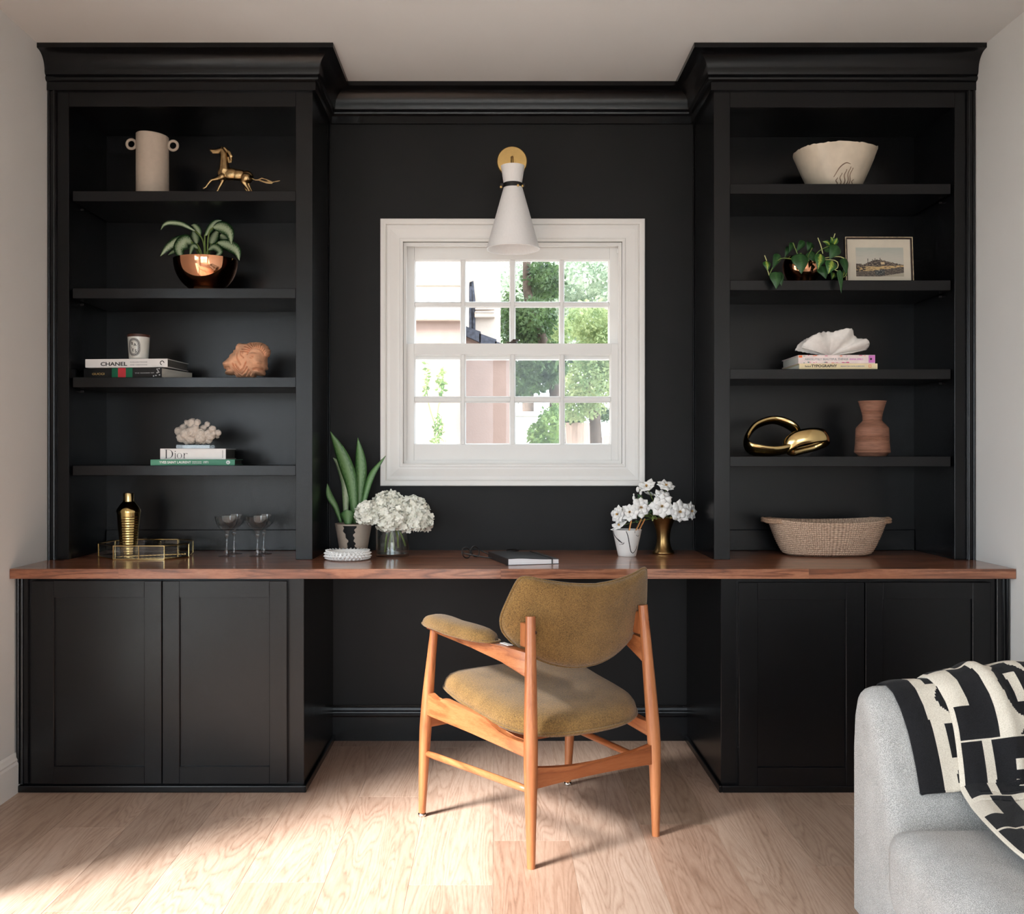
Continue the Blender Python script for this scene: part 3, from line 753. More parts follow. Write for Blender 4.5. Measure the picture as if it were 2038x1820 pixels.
bookcase('tall black built-in bookcase on the left with four shelves', XL + .001, BX0, (137 - U0) / sb, (588.5 - U0) / sb, 212, LSH, True, (-1.15, YB + .17, ZT))
bookcase('tall black built-in bookcase on the right with four shelves', BX1, XR - .001, (1453 - U0) / sb, (1900 - U0) / sb, 214, RSH, False, (1.27, YB + .17, ZT))
# corner beads where the bookcase sides meet the wall
for k, x in enumerate((BX0, BX1)):
    sg = 1 if k == 0 else -1
    a, b_ = sorted((x, x + sg * .006)); o = mkbox('trim_%d' % (k + 2), a, b_, YW - .008, YW, ZT + .001, 2.464, MT['black'], bev=.002)
    tag(o, 'thin black corner bead beside the %s bookcase' % ('left', 'right')[k], 'moulding', kind='structure')

# outlet on the wall behind the snake plant
q = P(700, 960, YW)
ot = thing('wall_outlet', 'black wall outlet half hidden behind the snake plant', 'outlet', (q.x, YW, q.z))
mkbox('cover_plate', q.x - .035, q.x + .035, YW - .006, YW, q.z - .057, q.z + .057, MT['iron'], ot, bev=.002)
mkbox('receptacle', q.x - .017, q.x + .017, YW - .009, YW - .006, q.z - .035, q.z + .035, MT['black'], ot, bev=.001)
mkbox('plug', q.x - .010, q.x + .010, YW - .03, YW - .009, q.z - .028, q.z - .006, MT['grey'], ot, bev=.002)
q = P(1020, 1098, YW - .04)
bm = bmesh.new(); lathe([(0, 0), (.026, 0), (.026, .003), (.020, .006), (.016, .003), (0, .002)], 24, (q.x, YW - .035, ZT + .0003), bm)
tag(obj('cable_grommet', bm, MT['iron'], smooth=True), 'black cable grommet at the back of the desk', 'grommet')

# ---------------------------------------------------------------- sconce above the window
LY = YW - .145; ls = F / LY; lx = (1020.5 - U0) / ls
def LZ(v): return HC - (v - V0) / ls
sc = thing('wall_sconce', 'brass wall sconce with white hourglass shade above the window', 'lamp', (.068, YW, 2.3))
px, pz = (1019 - U0) * YW / F, HC - (323 - V0) * YW / F
bm = bmesh.new(); lathe([(0, 0), (.0605, 0), (.0605, .010), (.058, .013), (0, .014)], 48, (0, 0, 0), bm)
bmesh.ops.transform(bm, matrix=Matrix.Translation((px, YW, pz)) @ Matrix.Rotation(math.pi / 2, 4, 'X'), verts=bm.verts)
obj('backplate', bm, MT['brass'], sc, smooth=True, angle=.6)
mkbox('slot', px - .0055, px + .0055, YW - .0146, YW - .0135, pz - .03, pz + .018, MT['iron'], sc)
bm = bmesh.new(); tube(catmull([(px, YW - .012, pz + .005), (px, YW - .05, pz + .004), (px, YW - .09, pz - .02), (lx, LY + .045, LZ(372)), (lx, LY + .036, LZ(371))], 16), .0045, 8, bm)
obj('arm', bm, MT['brass'], sc, smooth=True)
def shell_lathe(prof, th, seg, c):
    return lathe(prof + [(r - th, z) for r, z in reversed(prof)], seg, c)
nz, tz, bz = LZ(370), LZ(331), LZ(496)
bm = shell_lathe([(.0345, nz), (.0455, tz)], .0015, 56, (lx, LY, 0)); r_ = obj('shade', bm, MT['shade'], sc, smooth=True, angle=.6)
bm = shell_lathe([(.1025, bz), (.0345, nz)], .0018, 64, (lx + .001, LY, 0)); obj('shade', bm, MT['shade'], sc, smooth=True, angle=.6)
bm = bmesh.new(); tube([(lx + .001 + .1018 * math.cos(a), LY + .1018 * math.sin(a), bz) for a in [i * math.pi / 32 for i in range(64)]], .0022, 6, bm, closed=True); obj('shade_rim', bm, MT['shade'], sc, smooth=True)
bm = shell_lathe([(.0372, nz - .009), (.0365, nz + .009)], .0035, 48, (lx, LY, 0)); band = obj('strap', bm, MT['iron'], sc, smooth=True, angle=.6)
for sg in (-1, 1):
    mkbox('bracket', lx + sg * .042 - .007, lx + sg * .042 + .007, LY - .012, LY + .03, nz - .008, nz + .007, MT['iron'], sc, bev=.002)
for u, v in ((997, 372), (1031, 369), (1040, 370)):
    q = P(u, v, LY - (.018 if u != 1031 else .034)); bm = bmesh.new()
    lathe([(0, -.004), (.0048, -.003), (.0048, .002), (.003, .004), (0, .0045)], 14, (0, 0, 0), bm)
    bmesh.ops.transform(bm, matrix=Matrix.Translation(q) @ Matrix.Rotation(math.pi / 2, 4, 'X'), verts=bm.verts); obj('stud', bm, MT['brass'], sc, smooth=True)
bm = bmesh.new(); tube([(lx, LY, nz), (lx, LY, nz - .05)], .017, 14, bm); tube([(lx, LY, nz - .05), (lx, LY, nz - .07), (lx, LY, nz - .10), (lx, LY, nz - .125)], [.012, .024, .03, .014], 16, bm)
obj('bulb', bm, MT['whiteceramic'], sc, smooth=True)

# ---------------------------------------------------------------- the chair (local: x right, y forward, z up)
ch = thing('armchair', 'mid-century teak armchair upholstered in mustard boucle at the desk', 'chair', (.291, 2.821, 0), math.atan2(.519, .855), local=True)
MT['darkplug'] = M('dark_wood_plug', srgb(64, 34, 22), .5)
def leg(pts, rad, m=None, n=16): 
    bm = bmesh.new(); tube(catmull(pts, n), lerp_list(rad, n), 16, bm); return obj('leg', bm, m or MT['teak'], ch, smooth=True, angle=.9)
for sg in (-1, 1):
    l = leg([(sg * .2235, 0, 0), (sg * .222, .004, .25), (sg * .213, .018, .47), (sg * .2025, .035, .689)], [.0115, .0165, .0205, .0190, .0165, .0145])
    f = leg([(sg * (.302 if sg < 0 else .262), .507, .012), (sg * (.300 if sg < 0 else .262), .49, .25), (sg * (.297 if sg < 0 else .264), .47, .42), (sg * (.290 if sg < 0 else .266), .447, .598)], [.0115, .016, .0195, .0185, .015, .0125])
    bm = bmesh.new(); lathe([(0, 0), (.0125, 0), (.0135, .004), (.0125, .009), (.007, .011), (.006, .014), (0, .014)], 18, (sg * (.302 if sg < 0 else .262), .507, 0), bm); obj('glide', bm, MT['chrome'], f, smooth=True)
    q = (sg * .2025, .025, .645); bm = bmesh.new(); lathe([(0, -.003), (.005, -.002), (.0045, .001), (0, .0015)], 12, (0, 0, 0), bm)
    bmesh.ops.transform(bm, matrix=Matrix.Translation((sg * .2025 + .007, .0195, .645)) @ Matrix.Rotation(math.pi / 2, 4, 'X'), verts=bm.verts); obj('screw_cap', bm, MT['darkplug'], l, smooth=True)

def plank_yz(name, outline, xa, xb, m, parent=ch, shear=0.0, bev=.004):
    """slab with outline in (y,z), thickness between x = xa(y) and xb(y)"""
    bm = bmesh.new()
    A = [bm.verts.new((xa(y), y, z)) for y, z in outline]; B = [bm.verts.new((xb(y), y, z)) for y, z in outline]
    fa = bm.faces.new(A); fb = bm.faces.new(list(reversed(B))); n = len(A)
    for i in range(n): bm.faces.new((A[i], B[i], B[(i + 1) % n], A[(i + 1) % n]))
    es = [e for e in bm.edges if (e.verts[0] in A) == (e.verts[1] in A)]
    bmesh.ops.bevel(bm, geom=es, offset=bev, segments=2, profile=.5, affect='EDGES', clamp_overlap=True)
    return obj(name, bm, m, parent, smooth=True, angle=.5)
for sg in (-1, 1):
    fx = .298 if sg < 0 else .263; rx = .214
    lin = lambda y, k=0, fx=fx, sg=sg: sg * (rx + (fx - rx) * (y - .01) / .47) + k * .012
    # side rail: dips below the seat at the rear, small horn at the front leg
    out = [(.015, .297), (.25, .318), (.468, .326), (.470, .395), (.455, .398), (.435, .383), (.415, .381), (.398, .392), (.38, .394), (.20, .374), (.165, .366), (.13, .345), (.09, .338), (.05, .340), (.016, .344)]
    plank_yz('side_rail', out, lambda y: lin(y, -1), lambda y: lin(y, 1), MT['teakY'])
    # arm: deep at the back post, tapering to the front
    ax = .283 if sg < 0 else .268
    la = lambda y, k=0, ax=ax, sg=sg: sg * (.206 + (ax - .206) * min(1, (y - .02) / .30)) + k * .015
    out = [(.030, .520), (.12, .551), (.25, .578), (.40, .590), (.485, .594), (.490, .603), (.47, .610), (.33, .604), (.24, .600), (.19, .598), (.12, .596), (.030, .591)]
    plank_yz('arm', out, lambda y: la(y, -1), lambda y: la(y, 1), MT['teakY'])
    # upholstered arm pad
    bm = bmesh.new(); rings = []
    for i in range(15):
        t = i / 14; y = .165 + .335 * t; xc = sg * (.206 + (ax - .206) * min(1, (y - .02) / .30))
        w = .040 * (max(0, 1 - (2 * t - 1) ** 6)) ** .5 + .003; h = .034 * (max(0, 1 - abs(2 * t - 1) ** 5)) ** .5 + .002
        z0 = .600 + .012 * min(1, t * 1.6); 
        rings.append([bm.verts.new((xc + w * math.copysign(abs(math.cos(a)) ** .75, math.cos(a)), y, z0 + (h if math.sin(a) > 0 else h * .25) * math.copysign(abs(math.sin(a)) ** .8, math.sin(a)))) for a in [2 * math.pi * k / 20 for k in range(20)]])
    bridge(bm, rings); bm.faces.new(list(reversed(rings[0]))); bm.faces.new(rings[-1])
    pad = obj('arm_pad', bm, MT['mustard'], ch, smooth=True)
    loop = []
    for i in range(40):
        a = 2 * math.pi * i / 40; t = .5 - .5 * math.cos(a); y = .162 + .341 * t; xc = sg * (.206 + (ax - .206) * min(1, (y - .02) / .30))
        loop.append((xc + math.sin(a) / max(.35, abs(math.sin(a)) ** .55) * .0415 if abs(math.sin(a)) > .02 else xc, y, .601 + .012 * min(1, t * 1.6)))
    bm = bmesh.new(); tube(loop, .0035, 6, bm, closed=True); obj('piping', bm, MT['piping'], pad, smooth=True)
    # dowel stretcher
    bm = bmesh.new(); tube(catmull([(sg * .221, .004, .212), (sg * (fx + .221) / 2, .25, .208), (sg * (fx + .001), .493, .203)], 10), [.008] + [.0105] * 9 + [.008], 10, bm); obj('stretcher', bm, MT['teakY'], ch, smooth=True)
    # back mounting block
    bm = bmesh.new(); a, b_ = sorted((sg * .195, sg * .213)); box(bm, a, b_, .036, .075, .600, .668, .004, 2); obj('mounting_block', bm, MT['teak'], ch)
# white paper tags left on the arms
for sg in (-1, 1):
    bm = bmesh.new(); box(bm, sg * .225 - .008, sg * .225 + .008, .105, .15, .5975, .5995); obj('paper_tag', bm, MT['whiteceramic'], ch)
# rear stretcher (arched) and front apron
def arch(name, x0, x1, y, zc, h, dip, th, m, slope=0.0):
    bm = bmesh.new(); n = 12; rings = []
    for i in range(n + 1):
        t = i / n; x = x0 + (x1 - x0) * t; k = 1 - (2 * t - 1) ** 2
        z = zc + slope * (t - .5)
        rings.append([bm.verts.new(p) for p in ((x, y - th / 2, z - h / 2 + dip * .3 * k), (x, y + th / 2, z - h / 2 + dip * .3 * k), (x, y + th / 2, z + h / 2 - dip * k), (x, y - th / 2, z + h / 2 - dip * k))])
    bridge(bm, rings); bm.faces.new(list(reversed(rings[0]))); bm.faces.new(rings[-1])
    es = [e for e in bm.edges if e.is_manifold and e.calc_face_angle(0) > .8]
    bmesh.ops.bevel(bm, geom=es, offset=.002, segments=2, affect='EDGES', clamp_overlap=True)
    return obj(name, bm, m, ch, smooth=True, angle=.5)
arch('rear_stretcher', -.215, .215, .006, .247, .060, .020, .020, MT['teakX'])
arch('front_apron', -.297, .258, .478, .320, .062, .012, .020, MT['teakX'])
arch('seat_batten', -.222, .222, .16, .322, .04, .0, .03, MT['teakX'])

# seat cushion: rounded at the rear, soft top, dipping towards the back
def seat_outline(n=64):
    pts = []
    half = [(0, .000), (.08, .006), (.15, .026), (.20, .062), (.229, .11), (.243, .18), (.250, .28), (.254, .38), (.250, .445), (.236, .480), (.205, .495), (.10, .500), (0, .502)]
    h = catmull([(x, y, 0) for x, y in half], n // 2)
    return [(p.x, p.y) for p in h] + [(-p.x, p.y) for p in reversed(h[1:-1])]
so_ = seat_outline()
def seat_z(y): return .352 + .050 * min(1, max(0, (y - .0) / .45)) + .010 * max(0, (y - .3) / .2)
bm = bmesh.new(); rings = []
cxs, cys = 0, .26
for sc_, dz in ((.0, -.010), (.6, -.012), (.94, -.016), (.985, -.012), (1.0, -.002), (1.0, .010), (.985, .024), (.95, .036), (.88, .046), (.75, .053), (.55, .056), (.3, .056)):
    if sc_ == 0: rings.append([bm.verts.new((cxs, cys, seat_z(cys) + dz))]); continue
    rings.append([bm.verts.new((cxs + (x - cxs) * sc_, cys + (y - cys) * sc_, seat_z(cys + (y - cys) * sc_) + dz)) for x, y in so_])
rings.append([bm.verts.new((cxs, cys, seat_z(cys) + .055))])
bridge(bm, rings)
seat = obj('seat', bm, MT['mustard'], ch, smooth=True)
bm = bmesh.new(); tube([(x * 1.004, cys + (y - cys) * 1.004, seat_z(y) - .002) for x, y in so_], .0042, 6, bm, closed=True); obj('piping', bm, MT['piping'], seat, smooth=True)

# backrest: shield shape, curved round the sitter and leaning back
def back_outline(n=72):
    half = [(0, .764), (.08, .770), (.16, .783), (.205, .794), (.228, .792), (.240, .770), (.254, .725), (.264, .685), (.262, .655), (.248, .626), (.20, .580), (.13, .542), (.06, .522), (0, .517)]
    h = catmull([(x, 0, z) for x, z in half], n // 2)
    return [(p.x, p.z) for p in h] + [(-p.x, p.z) for p in reversed(h[1:-1])]
bo = back_outline()
def back_pt(x, z, off):
    y = .047 + 1.05 * x * x - (z - .65) * .22 + off
    return (x + .016, y, z)
bm = bmesh.new(); rings = []; cx0, cz0 = 0, .65
for k, (sc_, off) in enumerate(((.0, -.020), (.35, -.020), (.7, -.019), (.88, -.017), (.965, -.011), (1.0, -.001), (.985, .014), (.93, .024), (.75, .030), (.4, .031), (.0, .031))):
    if sc_ == 0: rings.append([bm.verts.new(back_pt(cx0, cz0, off))]); continue
    rings.append([bm.verts.new(back_pt(cx0 + (x - cx0) * sc_, cz0 + (z - cz0) * sc_, off)) for x, z in bo])
bridge(bm, rings)
back = obj('backrest', bm, MT['mustard'], ch, smooth=True)
bm = bmesh.new(); tube([back_pt(x * 1.003, cz0 + (z - cz0) * 1.003, .002) for x, z in bo], .0042, 6, bm, closed=True); obj('piping', bm, MT['piping'], back, smooth=True)

# ---------------------------------------------------------------- the sofa and the knitted blanket
sf = thing('sofa', 'pale grey woven sofa with rounded arm at the right', 'sofa', (1.27, 1.4, 0))
SY1, SY0, SX0, SX1 = 2.37, .40, .858, 1.70
def arm_h(x): return .600 + .07 * max(0, min(1, (x - .88) / .6)) ** 1.3
def section(h, ins=0.0):
    s_ = [(0 + ins, .06), (0 + ins, .30), (.0 + ins, h * .74), (.008 + ins, h * .87), (.028 + ins * .8, h * .955 - ins * .5), (.055, h * .992 - ins), (.085, h - ins), (.115, h * .982 - ins),
          (.143 - ins * .5, h * .935 - ins), (.170 - ins, h * .86), (.196 - ins, h * .76), (.222 - ins, h * .66), (.250 - ins, h * .57), (.275 - ins, h * .50), (.285 - ins, .25), (.285 - ins, .06)]
    return s_
# path of the outer surface: arm front -> corner -> back -> corner -> near arm front, with inward normals
path = [(SX0, SY1, 0, -1, .030), (SX0 + .006, SY1, 0, -1, .016), (SX0 + .016, SY1, 0, -1, .006), (SX0 + .034, SY1, 0, -1, 0), (1.0, SY1, 0, -1, 0), (1.15, SY1, 0, -1, 0), (1.30, SY1, 0, -1, 0), (1.42, SY1, 0, -1, 0)]
rc = .28
for k in range(0, 9):
    a = math.pi / 2 * k / 8
    path.append((SX1 - rc + rc * math.sin(a), SY1 - rc + rc * math.cos(a), -math.sin(a), -math.cos(a), 0))
for y in (1.9, 1.6, 1.3, 1.0, .8): path.append((SX1, y, -1, 0, 0))
for k in range(0, 9):
    a = math.pi / 2 * k / 8
    path.append((SX1 - rc + rc * math.cos(a), SY0 + rc - rc * math.sin(a), -math.cos(a), math.sin(a), 0))
for p in reversed(path[:8]): path.append((p[0], SY0, 0, 1, p[4]))
bm = bmesh.new(); rings = []
for (x, y, nx, ny, ins) in path: rings.append([bm.verts.new((x + nx * n_, y + ny * n_, z)) for n_, z in section(arm_h(x), ins)])
bridge(bm, rings); bm.faces.new(list(reversed(rings[0]))); bm.faces.new(rings[-1])
obj('arm_and_back', bm, MT['sofa'], sf, smooth=True, angle=1.2)
# seat cushion: soft rounded block
def soft_block(x0, x1, y0, y1, z0, z1, r, crown=0.0, n=6):
    bm = bmesh.new(); box(bm, x0, x1, y0, y1, z0, z1)
    bmesh.ops.subdivide_edges(bm, edges=list(bm.edges), cuts=9, use_grid_fill=True)
    c = Vector(((x0 + x1) / 2, (y0 + y1) / 2, (z0 + z1) / 2)); hx, hy, hz = (x1 - x0) / 2, (y1 - y0) / 2, (z1 - z0) / 2
    bmesh.ops.subdivide_edges(bm, edges=list(bm.edges), cuts=1, use_grid_fill=True)
    for v in bm.verts:
        d = v.co - c
        core = Vector((max(-hx + r, min(hx - r, d.x)), max(-hy + r, min(hy - r, d.y)), max(-hz + r, min(hz - r, d.z))))
        e = d - core
        if e.length > 1e-9: d = core + e.normalized() * min(r, max(abs(e.x), abs(e.y), abs(e.z)))
        if d.z > 0: d.z += crown * (1 - (d.x / hx) ** 2) * (1 - (d.y / hy) ** 2)
        v.co = c + d
    return bm
obj('seat_cushion', soft_block(.818, 1.44, SY0 + .275, SY1 - .275, .17, .362, .06, .02), MT['sofa'], sf, smooth=True)
mkbox('base', .88, 1.66, SY0 + .03, SY1 - .03, .06, .18, MT['sofa'], sf, bev=.01)
for x in (.93, 1.62):
    for y in (SY0 + .08, SY1 - .08):
        bm = bmesh.new(); lathe([(0, 0), (.016, 0), (.022, .07), (0, .07)], 14, (x, y, 0), bm); obj('foot', bm, MT['teakX'], sf, smooth=True)
# knitted blanket thrown over the far arm and down on to the seat
def arm_profile(x):
    h = arm_h(x); pts = [(SY1 + .004, .34)]
    for n_, z in section(h)[2:12]:
        pts.append((SY1 - n_, z))
    pts += [(SY1 - .262, .392), (SY1 - .30, .386), (SY1 - .36, .386), (SY1 - .5, .387), (SY1 - .7, .387), (SY1 - .95, .386)]
    return pts
def profile_at(x, t):
    """point (y, z) and outward normal at arc length t measured from the top of the arm"""
    p = arm_profile(x); top = 6
    L = [0.0]
    for a, b in zip(p[:-1], p[1:]): L.append(L[-1] + math.hypot(b[0] - a[0], b[1] - a[1]))
    d = max(0, min(L[-1] - 1e-6, t + L[top])); i = 0
    while i < len(L) - 2 and L[i + 1] < d: i += 1
    f = (d - L[i]) / (L[i + 1] - L[i]); a, b = p[i], p[i + 1]
    ty, tz = b[0] - a[0], b[1] - a[1]; q = math.hypot(ty, tz)
    return a[0] + ty * f, a[1] + tz * f, -tz / q * -1 if False else tz / q * -1, ty / q * -1
def pat_main(a, t):
    a = a / .62 if a > .008 else a
    row = math.floor((t + .045) / .165); tt = ((t + .045) / .165) - row; kind = row % 2
    if tt < .035: return 1
    if a < .012: return 1
    if kind == 1:
        if a < .085: return 0
        if a < .118: return 1
        if .185 < a < .255 and (.30 < tt < .44 or .60 < tt < .74): return 1
        if .245 < a < .30 and .30 < tt: return 1
        if a < .30: return 0
        if a < .33: return 1
        q = ((a - .42) / .075) ** 2 + ((tt - .5) / .42) ** 2
        return 0 if q < 1 and not (((a - .42) / .03) ** 2 + ((tt - .5) / .2) ** 2 < 1) else 1
    if a < .072: return 1 if tt < .58 else 0
    if a < .150: return 0
    if a < .195: return 1
    q = ((a - .262) / .066) ** 2 + ((tt - .42) / .38) ** 2
    if q < 1: return 1 if (abs(a - .262) < .018 and .25 < tt < .6) else 0
    if .20 < a < .33 and tt > .80: return 0 if a > .22 + (1 - tt) * .3 else 1
    if a < .335: return 1
    return 0 if a < .43 or .46 < a < .52 else 1
def pat_under(a, t):
    if a < .052: return 0
    if a < .082: return 1
    row = math.floor((t + .10) / .085); tt = ((t + .10) / .085) - row
    if row % 2 == 0: return 0 if tt > .12 else 1
    q = ((a - .12) / .035) ** 2 + ((tt - .5) / .4) ** 2
    return 0 if q < 1 else 1
bl = thing('knitted_blanket', 'black and cream knitted blanket draped over the sofa arm', 'blanket', (1.15, 2.25, .36))
def cloth(name, xl, x1, t0, t1, lift, pat, wr, step=.0038):
    nx = int((x1 - .9) / step); ntt = int((t1 - t0) / step); verts = []; faces = []; mi = []
    for j in range(ntt + 1):
        t = t0 + (t1 - t0) * j / ntt; x0 = xl(t)
        for i in range(nx + 1):
            x = x0 + (x1 - x0) * i / nx
            y, z, ny, nz = profile_at(x, t)
            e = min(1, (x - x0) / .03)
            w = wr * (noise.noise(Vector((x * 6, t * 4, 3))) + .6 * noise.noise(Vector((x * 13 + t * 4, t * 5, 7)))) * (.25 + .75 * e)
            fold = .016 * math.exp(-((x - x0 - .11 - .05 * t) / .022) ** 2) * (1 if t < .25 else .4)
            l = lift + abs(w) + fold * (1 if wr > .008 else 0)
            if e < 1: l -= (1 - e) ** 2 * lift * .45
            verts.append((x, y - ny * 0 + (-nz * 0) + l * NY(ny, nz)[0], z + l * NY(ny, nz)[1]))
    for j in range(ntt):
        t = t0 + (t1 - t0) * (j + .5) / ntt
        for i in range(nx):
            k = j * (nx + 1) + i; faces.append((k, k + 1, k + nx + 2, k + nx + 1))
            a = (x1 - xl(t)) * (i + .5) / nx
            mi.append(pat(a, t))
    me = bpy.data.meshes.new(name); me.from_pydata(verts, [], faces)
    for p, m_ in zip(me.polygons, mi): p.material_index = m_; p.use_smooth = True
    o = link(name, me, [MT['blackknit'], MT['cream']], bl)
    md = o.modifiers.new('thickness', 'SOLIDIFY'); md.thickness = .004; md.offset = 0
    return o
def NY(ny, nz):
    # outward normal of the profile (travelling outside -> over the top -> inside): (y, z)
    return (-ny * -1, nz) if False else (-ny, nz)
cloth('under_layer', lambda t: .915 + .02 * t + .012 * math.sin(t * 9), 1.30, -.16, .235, .008, pat_under, .006)
cloth('top_layer', lambda t: 1.005 - .10 * max(0, .06 - t) + .02 * math.sin(t * 7 + 1) - .05 * max(0, t - .3), 1.55, -.16, .86, .020, pat_main, .012)

# ---------------------------------------------------------------- books
def book(label, corner, theta, L, D, T, cover, pages, z, right=True, text=(), group=None):
    """corner = front right (right=True) or front left end of the spine, in plan; spine faces -y"""
    if right: corner = (corner[0] - L * math.cos(theta), corner[1] - L * math.sin(theta))
    b = thing('book', label, 'book', (corner[0], corner[1], z), theta, group=group, local=True)
    th = .0028
    bm = bmesh.new(); box(bm, 0, L, 0, D, 0, th, .0006); box(bm, 0, L, 0, D, T - th, T, .0006); box(bm, 0, L, 0, th, th, T - th, .0004)
    cv = obj('cover', bm, cover, b)
    bm = bmesh.new(); box(bm, .004, L - .004, th, D - .004, th, T - th); obj('pages', bm, pages, b)
    return b, cv
def sp(b, cv, s, u_frac, size, zc, m, L, width=None, sx=1.0):
    return text_obj('spine_lettering', s, size, u_frac * L, -.0003, zc, m, cv, width=width, sx=sx)
MT['bk_black'] = M('black_book_cloth', (.012, .012, .012), .5, var=.15, vs=120)
MT['bk_white'] = M('white_book_jacket', (.78, .77, .76), .4, var=.02)
MT['bk_green'] = M('green_book_cloth', srgb(78, 146, 118), .55, var=.05)
MT['bk_cream'] = M('cream_book_jacket', srgb(240, 220, 178), .5, var=.03)
MT['bk_pink'] = M('pale_flowered_jacket', srgb(236, 218, 214), .5, var=.1, vs=25)
MT['gold'] = M('gold_foil', srgb(222, 188, 120), .35, .6)
MT['whiteink'] = M('white_ink', (.8, .8, .8), .6)
MT['greenweb'] = M('green_stripe', srgb(24, 116, 82), .5)
MT['redweb'] = M('red_stripe', srgb(222, 62, 72), .5)
MT['magenta'] = M('magenta_print', srgb(206, 60, 120), .5)
MT['orange'] = M('orange_print', srgb(236, 110, 50), .5)
MT['mauve'] = M('mauve_print', srgb(206, 120, 190), .5)
MT['tealink'] = M('teal_print', srgb(60, 130, 120), .5)

LS3 = LSH[2]
b, cv = book('thick black book with green and red stripes, bottom of its pile', (-1.224, 3.597), -.20, .318, .235, .039, MT['bk_black'], MT['paper'], LS3)
L = .318
sp(b, cv, 'GUCCI', .105, .0105, .0145, MT['gold'], L, width=.052)
for x0, x1, m in ((.365, .445, 'greenweb'), (.445, .545, 'redweb'), (.545, .63, 'greenweb')):
    bm = bmesh.new(); box(bm, x0 * L, x1 * L, -.0004, .001, .0005, .0385); obj('stripe', bm, MT[m], cv)
sp(b, cv, 'THE MAKING OF', .66, .0062, .0165, MT['grey'], L, width=.078)
for k, (x, z) in enumerate(((.945, .031), (.955, .025), (.945, .018), (.965, .020), (.975, .010), (.93, .008), (.90, .006), (.97, .033))):
    bm = bmesh.new(); box(bm, x * L - .003, x * L + .003, -.0004, .001, z, z + .0016); box(bm, x * L - .0008, x * L + .0008, -.0004, .001, z - .002, z + .003); obj('blossom_mark', bm, MT['whiteink'], cv)
b, cv = book('white book with black capitals on its spine, under the candle', (-1.2037, 3.602), -.075, .313, .20, .0316, MT['bk_white'], MT['darkpaper'], LS3 + .0392)
L = .313
sp(b, cv, 'CHANEL', .185, .0195, .0065, MT['inkblack'], L, width=.102)
sp(b, cv, 'COLLECTIONS', .545, .0058, .0175, MT['grey'], L, width=.066); sp(b, cv, 'AND CREATIONS', .545, .0050, .0075, MT['grey'], L, width=.066)
bm = bmesh.new(); tube([(L * .935 + .007 * math.cos(a), -.0002, .016 + .007 * math.sin(a)) for a in [k * .35 for k in range(14)]], .0016, 5, bm, flat=.2, up=Vector((0, 1, 0))); obj('publisher_mark', bm, MT['inkblack'], cv)

LS4 = LSH[3]
b, cv = book('slim green book with white lettering, under the white box-like book', (-.9597, 3.615), .13, .300, .235, .0215, MT['bk_green'], MT['darkpaper'], LS4)
L = .30
sp(b, cv, 'YVES SAINT LAURENT', .105, .0125, .0072, MT['whiteink'], L, width=.112); sp(b, cv, 'THE SCANDAL COLLECTION', .49, .0045, .0120, MT['whiteink'], L, width=.034)
sp(b, cv, 'OF HAUTE COUTURE', .49, .0045, .0065, MT['whiteink'], L, width=.034); sp(b, cv, '1971', .62, .0115, .0075, MT['whiteink'], L, width=.019)
bm = bmesh.new(); lathe([(0, 0), (.0072, 0), (.0072, .0006), (0, .0006)], 20, (0, 0, 0), bm); bmesh.ops.transform(bm, matrix=Matrix.Translation((.92 * L, .0002, .0108)) @ Matrix.Rotation(math.pi / 2, 4, 'X'), verts=bm.verts); dk = obj('round_mark', bm, MT['whiteink'], cv)
sp(b, cv, 'A', .908, .0085, .0078, MT['tealink'], L).location.y = -.0006
b, cv = book('thick white book with large serif title, under the coral', (-.995, 3.622), .095, .236, .225, .040, MT['bk_white'], MT['darkpaper'], LS4 + .0217)
L = .236
def didone(parent, x, z, h, m):
    """thick-and-thin serif letters D i o r, h = cap height"""
    def bar(bm, x0, x1, z0, z1): box(bm, x + x0 * h, x + x1 * h, -.0004, .0006, z + z0 * h, z + z1 * h)
    def bowl(bm, cx_, cz_, rx, rz, a0, a1, w0, w1, n=28):
        o_, i_ = [], []
        for k in range(n + 1):
            a = a0 + (a1 - a0) * k / n; w = w0 + (w1 - w0) * abs(math.cos(a)) ** 1.6
            o_.append((cx_ + rx * math.cos(a), cz_ + rz * math.sin(a))); i_.append((cx_ + (rx - w) * math.cos(a), cz_ + (rz - min(w, w0 * 1.2) if False else rz - w0) * math.sin(a)))
        for k in range(n):
            q = [o_[k], o_[k + 1], i_[k + 1], i_[k]]
            bm.faces.new([bm.verts.new((x + px_ * h, -.0004, z + pz_ * h)) for px_, pz_ in q])
    bm = bmesh.new()
    bar(bm, .13, .25, 0, 1); bar(bm, .0, .40, 0, .03); bar(bm, .0, .40, .97, 1.0); bowl(bm, .36, .5, .58, .5, -math.pi / 2, math.pi / 2, .03, .14)
    bar(bm, 1.13, 1.21, 0, .60); bar(bm, 1.06, 1.29, 0, .025); bar(bm, 1.07, 1.14, .575, .60)
    bmesh.ops.create_circle(bm, cap_ends=True, radius=.055 * h, segments=16, matrix=Matrix.Translation((x + 1.17 * h, -.0004, z + .79 * h)) @ Matrix.Rotation(math.pi / 2, 4, 'X'))
    bowl(bm, 1.62, .30, .27, .31, 0, 2 * math.pi, .025, .085, 48)
    bar(bm, 2.10, 2.18, 0, .60); bar(bm, 2.02, 2.28, 0, .025); bar(bm, 2.04, 2.11, .575, .60)
    bowl(bm, 2.36, .36, .20, .25, math.pi * .35, math.pi, .03, .05, 14)
    bmesh.ops.create_circle(bm, cap_ends=True, radius=.05 * h, segments=14, matrix=Matrix.Translation((x + 2.45 * h, -.0004, z + .54 * h)) @ Matrix.Rotation(math.pi / 2, 4, 'X'))
    return obj('spine_lettering', bm, m, parent)
